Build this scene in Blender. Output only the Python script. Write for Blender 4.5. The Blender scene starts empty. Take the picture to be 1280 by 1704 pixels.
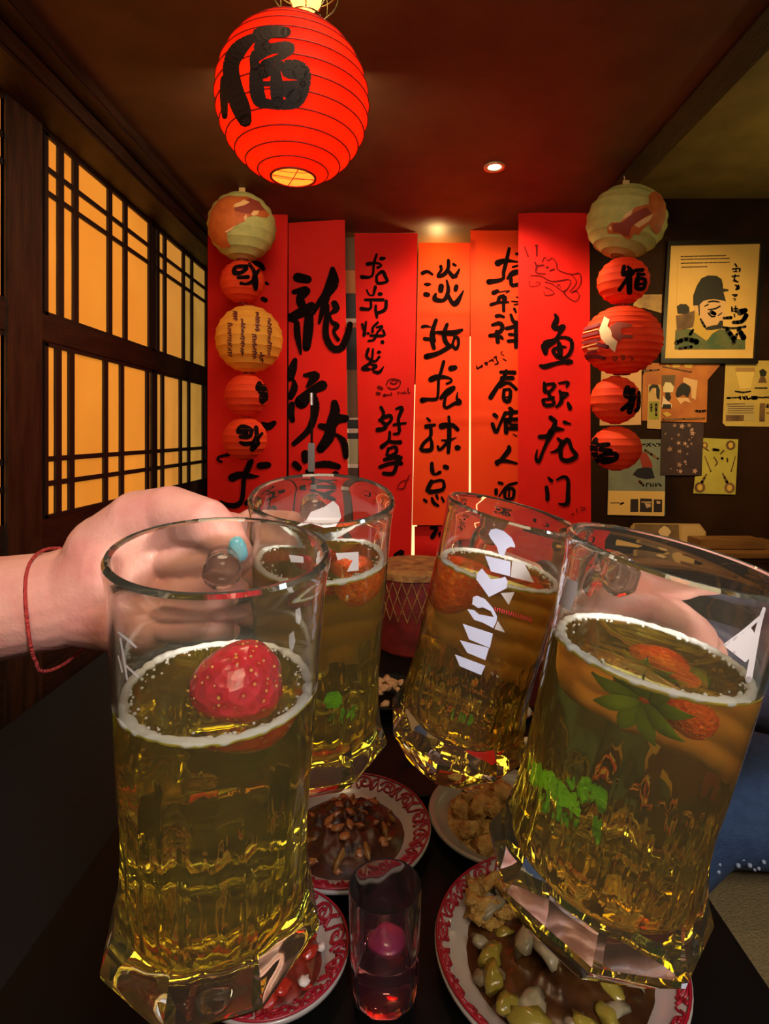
import bpy, bmesh, math, random
from math import sin, cos, pi, sqrt
from mathutils import Vector, Matrix, Quaternion, noise
from mathutils.bvhtree import BVHTree
from mathutils.geometry import delaunay_2d_cdt

# ------------------------------------------------------------------ camera, world, light
F, CX, CY, EYE = 950.0, 660.0, 722.0, 1.25
sc = bpy.context.scene
COL = sc.collection
cam_d = bpy.data.cameras.new('camera')
cam_d.sensor_fit = 'VERTICAL'; cam_d.sensor_height = 24.0
cam_d.lens = F/1704*24.0
cam_d.shift_x = (640-CX)/1704; cam_d.shift_y = -(852-CY)/1704
cam_d.clip_start = 0.01
cam = bpy.data.objects.new('camera', cam_d); COL.objects.link(cam)
cam.location = (0, 0, EYE); cam.rotation_euler = (pi/2, 0, 0)
sc.camera = cam
sc.view_settings.view_transform = 'Standard'; sc.view_settings.look = 'None'
sc.view_settings.exposure = 0.0; sc.view_settings.gamma = 1.0
sc.view_settings.use_curve_mapping = False
cy = sc.cycles
cy.max_bounces = 20; cy.transmission_bounces = 18; cy.transparent_max_bounces = 16
cy.glossy_bounces = 6; cy.diffuse_bounces = 4
cy.caustics_refractive = True; cy.caustics_reflective = True
cy.sample_clamp_indirect = 4.0; cy.blur_glossy = 0.5
cy.use_adaptive_sampling = False; cy.use_denoising = True
w = bpy.data.worlds.new('world'); sc.world = w; w.use_nodes = True
w.node_tree.nodes['Background'].inputs[0].default_value = (0.30, 0.20, 0.13, 1)
w.node_tree.nodes['Background'].inputs[1].default_value = 0.05

def V(x, y, z): return Vector((x, y, z+EYE))
def P(px, py, Y): return V((px-CX)/F*Y, Y, (CY-py)/F*Y)

def light(name, kind, loc, energy, col, size=0.1, target=None, sizey=None, angle=None, blend=0.5):
    d = bpy.data.lights.new(name, kind); d.energy = energy; d.color = col
    if kind == 'AREA':
        d.size = size
        if sizey: d.shape = 'RECTANGLE'; d.size_y = sizey
    else: d.shadow_soft_size = size
    if kind == 'SPOT': d.spot_size = angle; d.spot_blend = blend
    o = bpy.data.objects.new(name, d); COL.objects.link(o); o.location = loc
    if target is not None:
        o.rotation_euler = (Vector(target)-Vector(loc)).to_track_quat('-Z', 'Y').to_euler()
    return o

# phone lamp / cool light beside the lens, unseen warm fill lamps added over the table and in the aisle
light('phone_lamp', 'AREA', V(0.10, -0.12, 0.16), 3.2, (0.90, 0.93, 1.0), 0.05, V(0.0, 0.4, -0.12))
light('cool_side_fill', 'AREA', V(0.62, 0.05, 0.22), 0.9, (0.72, 0.88, 1.0), 0.10, V(0.05, 0.3, -0.12))  # unseen cool lamp added at the right for highlights on the glasses
light('room_fill', 'AREA', V(0.25, -0.55, 0.98), 34.0, (1.0, 0.76, 0.48), 1.0, V(0.0, 1.0, -0.4))  # unseen warm fill added behind the camera to brighten mugs and hands
light('table_fill', 'AREA', V(-0.05, 0.85, 1.02), 2.4, (1.0, 0.72, 0.40), 0.22, V(-0.05, 0.75, -0.5))  # unseen warm fill added above the table for food and drinks
light('poster_fill', 'SPOT', V(1.55, 1.7, 1.30), 95.0, (1.0, 0.66, 0.24), 0.06, V(1.50, 3.3, 0.12), angle=1.15, blend=0.8)  # unseen warm spot added to brighten the posters
light('downlight_beam', 'SPOT', V(0.383, 2.23, 1.035), 95.0, (1.0, 0.70, 0.42), 0.035, V(0.40, 2.75, 0.0), angle=2.2, blend=0.6)
light('aisle_ceiling_fill', 'POINT', V(2.1, 2.2, 0.75), 9.0, (1.0, 0.78, 0.30), 0.05)  # unseen point lamp added to brighten the aisle ceiling
light('banner_glow', 'POINT', V(0.22, 3.08, 0.93), 5.0, (1.0, 0.62, 0.22), 0.03)
light('banner_wash', 'AREA', V(-0.30, 1.60, 1.0), 8.0, (1.0, 0.75, 0.5), 0.35, V(-0.35, 2.8, 0.1))

# ------------------------------------------------------------------ helpers
def meta(o, label=None, cat=None, group=None, kind=None):
    if label: o['label'] = label
    if cat: o['category'] = cat
    if group: o['group'] = group
    if kind: o['kind'] = kind
    return o
def empty(name, loc, **k):
    o = bpy.data.objects.new(name, None); COL.objects.link(o); o.location = loc
    o.empty_display_size = 0.02
    return meta(o, **k)
def link(name, me, mat=None, parent=None, **k):
    if mat is not None and not me.materials: me.materials.append(mat)
    o = bpy.data.objects.new(name, me); COL.objects.link(o)
    if parent is not None:
        o.parent = parent
        o.matrix_parent_inverse = world_m(parent).inverted()
    return meta(o, **k)
def world_m(o):
    m = Matrix.LocRotScale(o.location, o.rotation_euler, o.scale)
    if o.parent: m = world_m(o.parent) @ o.matrix_parent_inverse @ m
    return m
def mesh(name, verts, faces, smooth=False, sharp=None):
    me = bpy.data.meshes.new(name)
    me.from_pydata([tuple(v) for v in verts], [], faces); me.validate(); me.update()
    if smooth:
        me.shade_smooth()
        if sharp: me.set_sharp_from_angle(angle=sharp)
    return me
def box(lo, hi, bevel=0.0):
    bm = bmesh.new(); bmesh.ops.create_cube(bm, size=1)
    lo, hi = Vector(lo), Vector(hi); c = (lo+hi)/2; d = hi-lo
    for v in bm.verts: v.co = Vector((v.co.x*d.x, v.co.y*d.y, v.co.z*d.z))+c
    if bevel: bmesh.ops.bevel(bm, geom=bm.edges[:], offset=bevel, segments=2, affect='EDGES')
    me = bpy.data.meshes.new('box'); bm.to_mesh(me); bm.free(); return me
def lathe(prof, n=48, M=None, close=False, sharp=None, rad=None):
    """prof list of (r,z)"""
    vs, fs = [], []
    m = len(prof)
    for i in range(n):
        a = 2*pi*i/n
        for j, (r, z) in enumerate(prof):
            rr = rad(r, z, a, j) if rad else r
            vs.append(Vector((rr*cos(a), rr*sin(a), z)))
    for i in range(n):
        k = (i+1) % n
        for j in range(m-1 if not close else m):
            l = (j+1) % m
            fs.append((i*m+j, k*m+j, k*m+l, i*m+l))
    if M is not None: vs = [M @ v for v in vs]
    me = mesh('lathe', vs, fs, True, sharp)
    bm = bmesh.new(); bm.from_mesh(me)
    bmesh.ops.remove_doubles(bm, verts=bm.verts, dist=1e-6)
    bmesh.ops.recalc_face_normals(bm, faces=bm.faces)
    bm.to_mesh(me); bm.free()
    return me
def crom(pts, n=6):
    """Catmull-Rom through tuples"""
    out = []
    m = len(pts)
    if m == 1: return [tuple(pts[0])]
    for i in range(m-1):
        p0 = pts[max(i-1, 0)]; p1 = pts[i]; p2 = pts[i+1]; p3 = pts[min(i+2, m-1)]
        for k in range(n):
            t = k/n
            out.append(tuple(0.5*((2*b)+(-a+c)*t+(2*a-5*b+4*c-d)*t*t+(-a+3*b-3*c+d)*t**3)
                             for a, b, c, d in zip(p0, p1, p2, p3)))
    out.append(tuple(pts[-1]))
    return out
def tube(pts, r, n=8, closed=False, sub=1, square=False, caps=True):
    """tube mesh verts/faces along points (Vectors); r number or list"""
    pts = [Vector(p) for p in pts]
    if sub > 1:
        if closed:
            q = pts[-1:]+pts+pts[:2]
            c = crom([tuple(p) for p in q], sub); pts = [Vector(p) for p in c[sub:-sub-1]]
        else: pts = [Vector(p) for p in crom([tuple(p) for p in pts], sub)]
    m = len(pts); rs = r if isinstance(r, (list, tuple)) else [r]*m
    if len(rs) != m: rs = [rs[min(int(i*(len(rs)-1)/(m-1)+.5), len(rs)-1)] for i in range(m)]
    vs, fs = [], []; up = None
    for i, p in enumerate(pts):
        a = pts[(i-1) % m] if (closed or i > 0) else p
        b = pts[(i+1) % m] if (closed or i < m-1) else p
        t = (b-a).normalized()
        if up is None: up = t.orthogonal().normalized()
        up = (up - t*up.dot(t)).normalized(); s = t.cross(up)
        for k in range(n):
            an = 2*pi*(k+.5)/n
            vs.append(p+(up*cos(an)+s*sin(an))*rs[i]*(1.0 if not square else 1.2))
    for i in range(m if closed else m-1):
        j = (i+1) % m
        for k in range(n):
            l = (k+1) % n
            fs.append((i*n+k, i*n+l, j*n+l, j*n+k))
    if not closed and caps:
        fs.append(tuple(range(n))[::-1]); fs.append(tuple((m-1)*n+k for k in range(n)))
    return vs, fs
def merge(parts):
    vs, fs = [], []
    for v, f in parts:
        o = len(vs); vs += list(v); fs += [tuple(i+o for i in q) for q in f]
    return vs, fs
def tube_me(pts, r, n=8, smooth=True, **k):
    vs, fs = tube(pts, r, n, **k); return mesh('tube', vs, fs, smooth, 1.0)
def blob(c, r, seed=0, amp=0.15, sub=2, freq=2.0, rot=None):
    bm = bmesh.new(); bmesh.ops.create_icosphere(bm, subdivisions=sub, radius=1)
    R = rot or Matrix.Identity(3)
    for v in bm.verts:
        k = 1+amp*noise.noise(v.co*freq+Vector((seed*7.3, seed*1.7, seed)))
        v.co = Vector(c)+R @ Vector((v.co.x*r[0]*k, v.co.y*r[1]*k, v.co.z*r[2]*k))
    me = bpy.data.meshes.new('blob'); bm.to_mesh(me); bm.free(); me.shade_smooth(); return me

# ---- materials
def mat(name, col, rough=0.6, metal=0.0, spec=0.5, noise_amt=0.0, nscale=20, col2=None, bump=0.0, bscale=60,
        emit=None, estr=0.0, trans=0.0, coat=0.0, stretch=None):
    m = bpy.data.materials.new(name); m.use_nodes = True
    nt = m.node_tree; b = nt.nodes['Principled BSDF']
    b.inputs['Base Color'].default_value = (*col, 1); b.inputs['Roughness'].default_value = rough
    b.inputs['Metallic'].default_value = metal; b.inputs['Specular IOR Level'].default_value = spec
    b.inputs['Coat Weight'].default_value = coat
    if trans: b.inputs['Transmission Weight'].default_value = trans
    tc = nt.nodes.new('ShaderNodeTexCoord'); mp = nt.nodes.new('ShaderNodeMapping')
    nt.links.new(tc.outputs['Object'], mp.inputs[0])
    if stretch: mp.inputs['Scale'].default_value = stretch
    if noise_amt or col2:
        n = nt.nodes.new('ShaderNodeTexNoise'); n.inputs['Scale'].default_value = nscale; n.inputs['Detail'].default_value = 5
        nt.links.new(mp.outputs[0], n.inputs['Vector'])
        mx = nt.nodes.new('ShaderNodeMix'); mx.data_type = 'RGBA'
        c2 = col2 or tuple(c*(1-noise_amt) for c in col)
        mx.inputs[6].default_value = (*col, 1); mx.inputs[7].default_value = (*c2, 1)
        rp = nt.nodes.new('ShaderNodeValToRGB'); rp.color_ramp.elements[0].position = 0.35; rp.color_ramp.elements[1].position = 0.65
        nt.links.new(n.outputs[0], rp.inputs[0]); nt.links.new(rp.outputs[0], mx.inputs[0])
        nt.links.new(mx.outputs[2], b.inputs['Base Color'])
        if emit: nt.links.new(mx.outputs[2], b.inputs['Emission Color'])
    elif emit: b.inputs['Emission Color'].default_value = (*emit, 1)
    if emit: b.inputs['Emission Strength'].default_value = estr
    if bump:
        n2 = nt.nodes.new('ShaderNodeTexNoise'); n2.inputs['Scale'].default_value = bscale; n2.inputs['Detail'].default_value = 4
        nt.links.new(mp.outputs[0], n2.inputs['Vector'])
        bp = nt.nodes.new('ShaderNodeBump'); bp.inputs['Strength'].default_value = bump; bp.inputs['Distance'].default_value = 0.01
        nt.links.new(n2.outputs[0], bp.inputs['Height']); nt.links.new(bp.outputs[0], b.inputs['Normal'])
    return m
def paper_mat(name, col, transl=0.4, col2=None, nscale=8, bump=0.15, rough=0.7):
    m = mat(name, col, rough, col2=col2, nscale=nscale, bump=bump, bscale=40, spec=0.25)
    nt = m.node_tree; b = nt.nodes['Principled BSDF']; out = nt.nodes['Material Output']
    t = nt.nodes.new('ShaderNodeBsdfTranslucent'); mx = nt.nodes.new('ShaderNodeMixShader')
    if b.inputs['Base Color'].links: nt.links.new(b.inputs['Base Color'].links[0].from_socket, t.inputs[0])
    else: t.inputs[0].default_value = (*col, 1)
    mx.inputs[0].default_value = transl
    nt.links.new(b.outputs[0], mx.inputs[1]); nt.links.new(t.outputs[0], mx.inputs[2]); nt.links.new(mx.outputs[0], out.inputs[0])
    return m
def lit_inside(m, col):
    """paper with its inner side coloured paler, as if lit from within"""
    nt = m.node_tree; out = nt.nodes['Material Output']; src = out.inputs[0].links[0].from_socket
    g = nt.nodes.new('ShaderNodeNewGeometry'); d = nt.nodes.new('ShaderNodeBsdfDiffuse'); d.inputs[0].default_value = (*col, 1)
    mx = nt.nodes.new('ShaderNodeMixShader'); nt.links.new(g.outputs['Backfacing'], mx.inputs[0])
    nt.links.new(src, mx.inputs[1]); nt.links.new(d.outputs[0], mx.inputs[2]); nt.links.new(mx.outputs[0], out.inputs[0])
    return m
def glass_mat(name, col, ior, rough=0.0, cloud=0.0, cloudcol=(1, 1, 1)):
    m = bpy.data.materials.new(name); m.use_nodes = True; nt = m.node_tree
    nt.nodes.remove(nt.nodes['Principled BSDF']); out = nt.nodes['Material Output']
    g = nt.nodes.new('ShaderNodeBsdfGlass'); g.inputs['Color'].default_value = (*col, 1)
    g.inputs['IOR'].default_value = ior; g.inputs['Roughness'].default_value = rough
    if cloud:
        t = nt.nodes.new('ShaderNodeBsdfTranslucent'); t.inputs[0].default_value = (*cloudcol, 1)
        d = nt.nodes.new('ShaderNodeBsdfDiffuse'); d.inputs[0].default_value = (*cloudcol, 1)
        m0 = nt.nodes.new('ShaderNodeMixShader'); m0.inputs[0].default_value = 0.5
        nt.links.new(t.outputs[0], m0.inputs[1]); nt.links.new(d.outputs[0], m0.inputs[2])
        mx = nt.nodes.new('ShaderNodeMixShader'); mx.inputs[0].default_value = cloud
        nt.links.new(g.outputs[0], mx.inputs[1]); nt.links.new(m0.outputs[0], mx.inputs[2]); nt.links.new(mx.outputs[0], out.inputs[0])
    else: nt.links.new(g.outputs[0], out.inputs[0])
    return m

M_wood = mat('dark_timber', (0.040, 0.014, 0.006), 0.5, col2=(0.015, 0.006, 0.003), nscale=6, bump=0.25, bscale=30, stretch=(6, 1, 6))
M_woodv = mat('dark_timber_upright', (0.060, 0.024, 0.010), 0.5, col2=(0.024, 0.010, 0.005), nscale=6, bump=0.25, bscale=30, stretch=(6, 6, 1))
M_bar = mat('shoji_lattice', (0.018, 0.008, 0.005), 0.55)
M_ceil = mat('brown_ceiling', (0.135, 0.058, 0.020), 0.55, noise_amt=0.35, nscale=5, bump=0.2, bscale=14)
M_ceil2 = mat('olive_ceiling', (0.24, 0.17, 0.045), 0.7, noise_amt=0.3, nscale=5)
M_wall = mat('dark_wall', (0.030, 0.011, 0.004), 0.7, spec=0.12, noise_amt=0.5, nscale=4, bump=0.1)
M_floor = mat('floor_boards', (0.02, 0.012, 0.008), 0.5, noise_amt=0.5, nscale=8)
M_black = mat('black_lacquer', (0.003, 0.003, 0.003), 0.5, spec=0.12)
M_blackcloth = mat('black_cloth', (0.004, 0.004, 0.005), 0.9, bump=0.3)
M_ink = mat('ink', (0.006, 0.003, 0.003), 0.95, spec=0.05)
M_inkr = mat('dark_red_ink', (0.10, 0.004, 0.004), 0.9, spec=0.1)
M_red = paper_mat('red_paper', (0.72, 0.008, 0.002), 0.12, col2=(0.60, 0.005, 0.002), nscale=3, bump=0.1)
M_redlit = paper_mat('red_paper_lit', (0.96, 0.075, 0.006), 0.25, col2=(0.92, 0.05, 0.005), nscale=3, bump=0.1)  # lit copy of the red paper, the light put into its colour
M_lant = paper_mat('lantern_red', (0.80, 0.028, 0.004), 0.5, col2=(0.70, 0.016, 0.003), nscale=9)
lit_inside(M_lant, (.90, .42, .10))  # inner side coloured pale orange to look lit
M_lants = paper_mat('lantern_red_small', (0.92, 0.085, 0.016), 0.35, col2=(0.80, 0.05, 0.012), nscale=12)
M_lantg = paper_mat('lantern_green', (0.66, 0.62, 0.20), 0.35, col2=(0.54, 0.54, 0.17), nscale=30)
M_lantc = paper_mat('lantern_cream', (0.98, 0.52, 0.07), 0.35, col2=(0.92, 0.44, 0.05), nscale=10)
M_wire = mat('rib_wire', (0.28, 0.008, 0.004), 0.6)
M_metal = mat('steel_wire', (0.65, 0.60, 0.50), 0.25, metal=1.0)
M_glass = glass_mat('mug_glass', (0.985, 0.99, 0.975), 1.48, cloud=0.017, cloudcol=(0.85, 0.82, 0.62))
M_beer = glass_mat('golden_drink', (0.96, 0.87, 0.24), 1.335, cloud=0.05, cloudcol=(0.90, 0.70, 0.03))
M_beer2 = glass_mat('amber_drink', (0.96, 0.82, 0.24), 1.335, cloud=0.045, cloudcol=(0.90, 0.60, 0.04))
M_foam = paper_mat('foam', (0.85, 0.82, 0.76), 0.3, bump=0.8, rough=0.4)
M_skin = mat('skin', (0.66, 0.32, 0.25), 0.42, col2=(0.58, 0.22, 0.18), nscale=35, bump=0.07, bscale=420)
M_skin.node_tree.nodes['Principled BSDF'].inputs['Subsurface Weight'].default_value = 0.12
M_skin.node_tree.nodes['Principled BSDF'].inputs['Subsurface Radius'].default_value = (0.01, 0.004, 0.002)
M_tglass = glass_mat('tumbler_glass', (0.985, 0.985, 0.98), 1.48, cloud=0.008)
M_print = mat('white_print', (0.44, 0.43, 0.54), 0.5)

# ------------------------------------------------------------------ drawing in strokes and outlines
def parse(s):
    """'x,y,w x,y,w; ...' -> strokes"""
    return [[tuple(float(q) for q in p.split(',')) for p in st.split()] for st in s.split(';') if st.strip()]
def ribbons(strokes, crop, proj, wmul=1.0, sub=5):
    ox, oy, k = crop; vs, fs = [], []
    def add(ring):
        o = len(vs)
        for x, y in ring: vs.append(proj(x, y))
        fs.append(tuple(range(o, o+len(ring))))
    for st in strokes:
        q = crom(st, sub)
        q = [(ox+x/k, oy+y/k, max(w_*wmul/k, 0.5)/2) for x, y, w_ in q]
        for i in range(len(q)-1):
            (x0, y0, r0), (x1, y1, r1) = q[i], q[i+1]
            dx, dy = x1-x0, y1-y0; L = math.hypot(dx, dy) or 1; nx, ny = -dy/L, dx/L
            add([(x0+nx*r0, y0+ny*r0), (x0-nx*r0, y0-ny*r0), (x1-nx*r1, y1-ny*r1), (x1+nx*r1, y1+ny*r1)])
        for (x, y, r) in q[::2]+[q[-1]]:
            if r > 0.8: add([(x+r*cos(a*pi/4), y+r*sin(a*pi/4)) for a in range(8)])
    return vs, fs
def fill(poly, step, proj):
    """triangulated interior of an outline in picture units, laid on a surface"""
    pts = []
    n = len(poly)
    for i in range(n):
        a, b = poly[i], poly[(i+1) % n]; L = math.hypot(b[0]-a[0], b[1]-a[1]); m = max(1, int(L/step))
        for k in range(m): pts.append(Vector((a[0]+(b[0]-a[0])*k/m, a[1]+(b[1]-a[1])*k/m)))
    ne = len(pts)
    x0 = min(p.x for p in pts); x1 = max(p.x for p in pts); y0 = min(p.y for p in pts); y1 = max(p.y for p in pts)
    def inside(x, y):
        c = False
        for i in range(n):
            ax, ay = poly[i]; bx, by = poly[(i+1) % n]
            if (ay > y) != (by > y) and x < (bx-ax)*(y-ay)/(by-ay)+ax: c = not c
        return c
    y = y0+step*.5
    while y < y1:
        x = x0+step*.5
        while x < x1:
            if inside(x, y): pts.append(Vector((x, y)))
            x += step
        y += step
    r = delaunay_2d_cdt(pts, [(i, (i+1) % ne) for i in range(ne)], [], 1, 1e-4)
    return [proj(v.x, v.y) for v in r[0]], [tuple(f) for f in r[2]]
def outline(s, crop):
    ox, oy, k = crop
    return [(ox+float(p.split(',')[0])/k, oy+float(p.split(',')[1])/k) for p in s.split()]
def plane_proj(Y): return lambda x, y: P(x, y, Y)
def sphere_proj(c, r, off=0.012):
    """ray from the eye to an ellipsoid centred c with radii r"""
    e = Vector((0, 0, EYE)); R = Vector(r)*(1+off)
    def f(px, py):
        d = Vector(((px-CX)/F, 1, (CY-py)/F))
        o_ = e-c; O = Vector((o_.x/R.x, o_.y/R.y, o_.z/R.z)); D = Vector((d.x/R.x, d.y/R.y, d.z/R.z))
        a = D.dot(D); b = O.dot(D); cc = O.dot(O)-1; q = b*b-a*cc
        if q <= 0:
            h = (O-D*(b/a)).normalized()
            return c+Vector((h.x*R.x, h.y*R.y, h.z*R.z))
        return e+d*((-b-sqrt(q))/a)
    return f
# ------------------------------------------------------------------ the room
XL, XS, XR, YB, YF, ZC, ZC2 = -1.094, 1.0, 2.7, 3.3, -1.3, 1.044, 1.36
def S(name, me, m, parent=None): return link(name, me, m, parent, kind='structure' if parent is None else None)
def vb(x0, y0, z0, x1, y1, z1, bevel=0.0): return box((x0, y0, z0+EYE), (x1, y1, z1+EYE), bevel)
S('floor', vb(XL-.1, YF, -1.30, XR, YB, -1.25), M_floor)
S('ceiling', vb(XL-.1, YF, ZC, XS, YB, ZC+.06), M_ceil)
S('ceiling_aisle', vb(XS, YF, ZC2, XR, YB, ZC2+.06), M_ceil2)
S('wall_back', vb(XL-.1, YB, -1.25, XR, YB+.06, ZC2), M_wall)
S('wall_right', vb(XR, YF, -1.25, XR+.06, YB, ZC2), M_wall)
S('wall_front', vb(XL-.1, YF-.06, -1.25, XR, YF, ZC2), M_wall)
S('shade_trim', vb(XS-.10, YF, ZC-.012, XS, YB, ZC+.02), M_wood)          # dark strip added for the shade along the lower ceiling's edge
S('trim_2', vb(XS-.02, YF, ZC+.06, XS, YB, ZC2), M_wall)              # riser up to the aisle ceiling
S('wall_left', vb(XL-.10, YF, -1.25, XL-.035, YB, ZC), M_wood)
zt, zm1, zm0, zb = .939, .370, .284, -.264
S('baseboard_left', vb(XL-.035, YF, -1.25, XL+.004, YB, zb), M_wood)
S('trim_3', vb(XL-.035, YF, zt, XL+.008, YB, ZC), M_wood)
S('trim_4', vb(XL-.035, YF, zm0, XL+.010, YB, zm1, .004), M_wood)
S('trim_5', vb(XL-.035, 1.582, -1.25, XL+.015, 1.743, ZC, .004), M_woodv)
S('trim_6', vb(XL, YF, ZC-.10, XL+.14, YB, ZC, .012), M_wood)         # cornice beam
S('trim_7', vb(XL+.14, YF, ZC-.045, XL+.20, YB, ZC, .006), M_wood)

pane_m = []
for i, (c1, c2, st) in enumerate([((.80, .295, .030), (.72, .25, .024), .68), ((.70, .30, .045), (.62, .25, .035), .62), ((.58, .31, .055), (.46, .24, .04), .58)]):
    pane_m.append(mat('shoji_paper_%d' % i, c1, .7, col2=c2, nscale=4, emit=c1, estr=st, bump=.3, bscale=9))
random.seed(4)
def shoji(name, y0, y1, z0, z1, vbars, hbars, mi):
    root = empty(name, V(XL, (y0+y1)/2, z0), kind='structure')
    X = XL-.002
    t = .018
    fr = [vb(XL-.02, y0, z0, XL+.006, y0+t, z1), vb(XL-.02, y1-t, z0, XL+.006, y1, z1),
          vb(XL-.02, y0, z0, XL+.006, y1, z0+t*.6), vb(XL-.02, y0, z1-t*.6, XL+.006, y1, z1)]
    for me in fr: link('frame', me, M_bar, root)
    for yb in vbars: link('lattice_bar', vb(XL-.012, yb-.015, z0, XL+.005, yb+.015, z1), M_bar, root)
    for zbar in hbars: link('lattice_bar', vb(XL-.010, y0, zbar-.0085, XL+.003, y1, zbar+.0085), M_bar, root)
    ys = [y0]+sorted(vbars)+[y1]; zs = [z0]+sorted(hbars)+[z1]
    for i in range(len(ys)-1):
        for j in range(len(zs)-1):
            vs, fs = [], []
            n = 4
            for a in range(n+1):
                for b in range(n+1):
                    yy = ys[i]+(ys[i+1]-ys[i])*a/n; zz = zs[j]+(zs[j+1]-zs[j])*b/n
                    w_ = .002*noise.noise(Vector((yy*9, zz*5, mi)))*(1 if 0 < a < n and 0 < b < n else 0)
                    vs.append(V(X-.002+w_, yy, zz))
            for a in range(n):
                for b in range(n):
                    q = a*(n+1)+b; fs.append((q, q+1, q+n+2, q+n+1))
            k = mi if yy < 2.95 else min(mi+1, 2)
            link('pane', mesh('pane', vs, fs, True), pane_m[k], root)
    return root
def wy(px): return 1039.0/(660-px)
shoji('window_1', wy(72), 2.560, zm1, zt, [wy(100), wy(125), wy(182), wy(208), wy(249)], [.830, .755], 0)
shoji('window_2', wy(72), 2.560, zb, zm0, [wy(96), wy(118), wy(175), wy(202), wy(245)], [-.079, -.156], 0)
shoji('window_3', 2.562, 3.28, zm1, zt, [wy(262), wy(274), wy(305), wy(319)], [.830, .755], 1)
shoji('window_4', 2.562, 3.28, zb, zm0, [wy(258), wy(270), wy(300), wy(314), wy(338)], [-.079, -.156], 1)
shoji('window_5', .75, 1.600, zm1, zt, [.95, 1.15, 1.35], [.830, .755], 0)
shoji('window_6', .75, 1.600, zb, zm0, [.95, 1.15, 1.35], [-.079, -.156], 0)

# downlight in the ceiling
d = empty('downlight', V(.383, 2.23, ZC), label='small round recessed downlight glowing white in the brown ceiling', cat='downlight')
link('trim_ring', lathe([(.026, -.004), (.042, -.006), (.043, 0), (.03, .004), (.026, -.004)], 32, Matrix.Translation(V(.383, 2.23, ZC))), mat('warm_metal', (.75, .45, .25), .35, metal=.6), d)
link('lens', lathe([(0, -.003), (.018, -.003), (.027, -.001)], 32, Matrix.Translation(V(.383, 2.23, ZC))), mat('lamp_lens', (1, .85, .6), .5, emit=(1, .80, .45), estr=9), d)

# ------------------------------------------------------------------ red banners
def banner(x0t, x1t, yt, x0b, x1b, yb, Y, m, label, creases=(), skew=0.0, lean=0.0):
    vs, fs = [], []
    nx, ny = 10, 70
    for j in range(ny+1):
        v = j/ny; py = yt+(yb-yt)*v
        for i in range(nx+1):
            u = i/nx
            px = (x0t+(x0b-x0t)*v)*(1-u)+(x1t+(x1b-x1t)*v)*u
            yy = py+skew*(u-.5)
            w_ = .008*sin(u*pi)*sin(v*7+x0t)+.006*noise.noise(Vector((u*2, v*4, x0t*.1)))
            for c in creases:
                dd = abs(py-c)/5.0
                if dd < 1: w_ += .010*(1-dd)
            vs.append(P(px, yy, Y-w_))
    for j in range(ny):
        for i in range(nx):
            q = j*(nx+1)+i; fs.append((q, q+1, q+nx+2, q+nx+1))
    me = mesh('banner', vs, fs, True)
    o = link('hanging_banner', me, m, None, label=label, cat='banner', group='red calligraphy banners')
    SURF[o.name] = BVHTree.FromPolygons([v.co.copy() for v in me.vertices], [tuple(p.vertices) for p in me.polygons])
    return o
SURF = {}
def writing(parent, name, s, crop, Y, m=None, wmul=1.0):
    bvh = SURF[parent.name]; e = Vector((0, 0, EYE))
    def proj(x, y):
        q = P(x, y, Y); d_ = (q-e).normalized(); hit = bvh.ray_cast(e, d_)[0]
        return (hit if hit is not None else q-Vector((0, .008, 0)))-d_*.0045
    for part in s.split('|')[:-1]: writing(parent, name, part, crop, Y, m, wmul)
    s = s.split('|')[-1]
    if name == 'character': wmul *= 1.12
    vs, fs = ribbons(parse(s), crop, proj, wmul)
    return link(name, mesh(name, vs, fs), m or M_ink, parent, kind=None if name == 'character' else 'stuff')
Y1, Y2, Y3, Y4, Y5, Y6 = 2.717, 2.786, 2.96, 2.95, 2.926, 2.70
b1 = banner(346, 479, 357, 345, 476, 980, Y1, M_red, 'dark red banner at the far left, mostly covered by the left string of lanterns')
b2 = banner(480, 574, 368, 481, 581, 960, Y2, M_red, 'red banner with very large thick brush characters, second from the left', skew=-6)
b3 = banner(590, 695, 388, 601, 684, 950, Y3, M_red, 'red banner with two columns of thin brush characters and a small round doodle')
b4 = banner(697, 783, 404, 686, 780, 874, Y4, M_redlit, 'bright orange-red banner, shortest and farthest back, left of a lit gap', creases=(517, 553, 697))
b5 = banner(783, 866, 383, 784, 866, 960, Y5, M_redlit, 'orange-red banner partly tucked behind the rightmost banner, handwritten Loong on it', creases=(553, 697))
b6 = banner(863, 981, 354, 862, 984, 930, Y6, M_red, 'wide bright red banner, rightmost, with a line-drawn dragon at its top')
b7 = banner(690, 765, 876, 690, 765, 985, Y4+.03, M_red, 'lower dark red banner end seen under the shortest orange-red banner')

ck = (470, 430, 4.733)
writing(b2, 'character', "120,150,70 200,165,60;90,265,35 190,250,60 140,310,60 150,360,65;230,375,62 160,420,75 60,465,52;60,480,30 110,500,40 118,600,48 145,750,18;210,450,62 205,560,72 190,700,58;395,85,40 395,190,92 340,290,62 290,350,42 245,435,22;350,290,55 320,400,45 290,510,18;360,370,22 345,500,42 345,620,48 400,710,52 470,700,52 515,600,50 535,520,40;410,355,48 425,400,48 375,440,20 390,500,28 430,530,42 405,580,25 440,640,28", ck, Y2)
writing(b2, 'character', "100,800,35 80,870,62 65,940,52;90,960,22 95,1020,52 65,1090,45;75,1150,45 68,1220,50 80,1275,38;175,920,25 260,920,62 235,960,52 195,1010,20;315,1000,75 240,1040,65 150,1130,100;245,1080,45 265,1160,52 240,1280,52 200,1360,45 90,1460,35", ck, Y2)
writing(b2, 'character', "410,1140,52 415,1210,72 385,1300,72 370,1400,82 300,1500,62;300,1320,42 380,1330,62 420,1270,72 500,1260,52;430,1390,25 485,1450,52 500,1560,42", ck, Y2)
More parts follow.
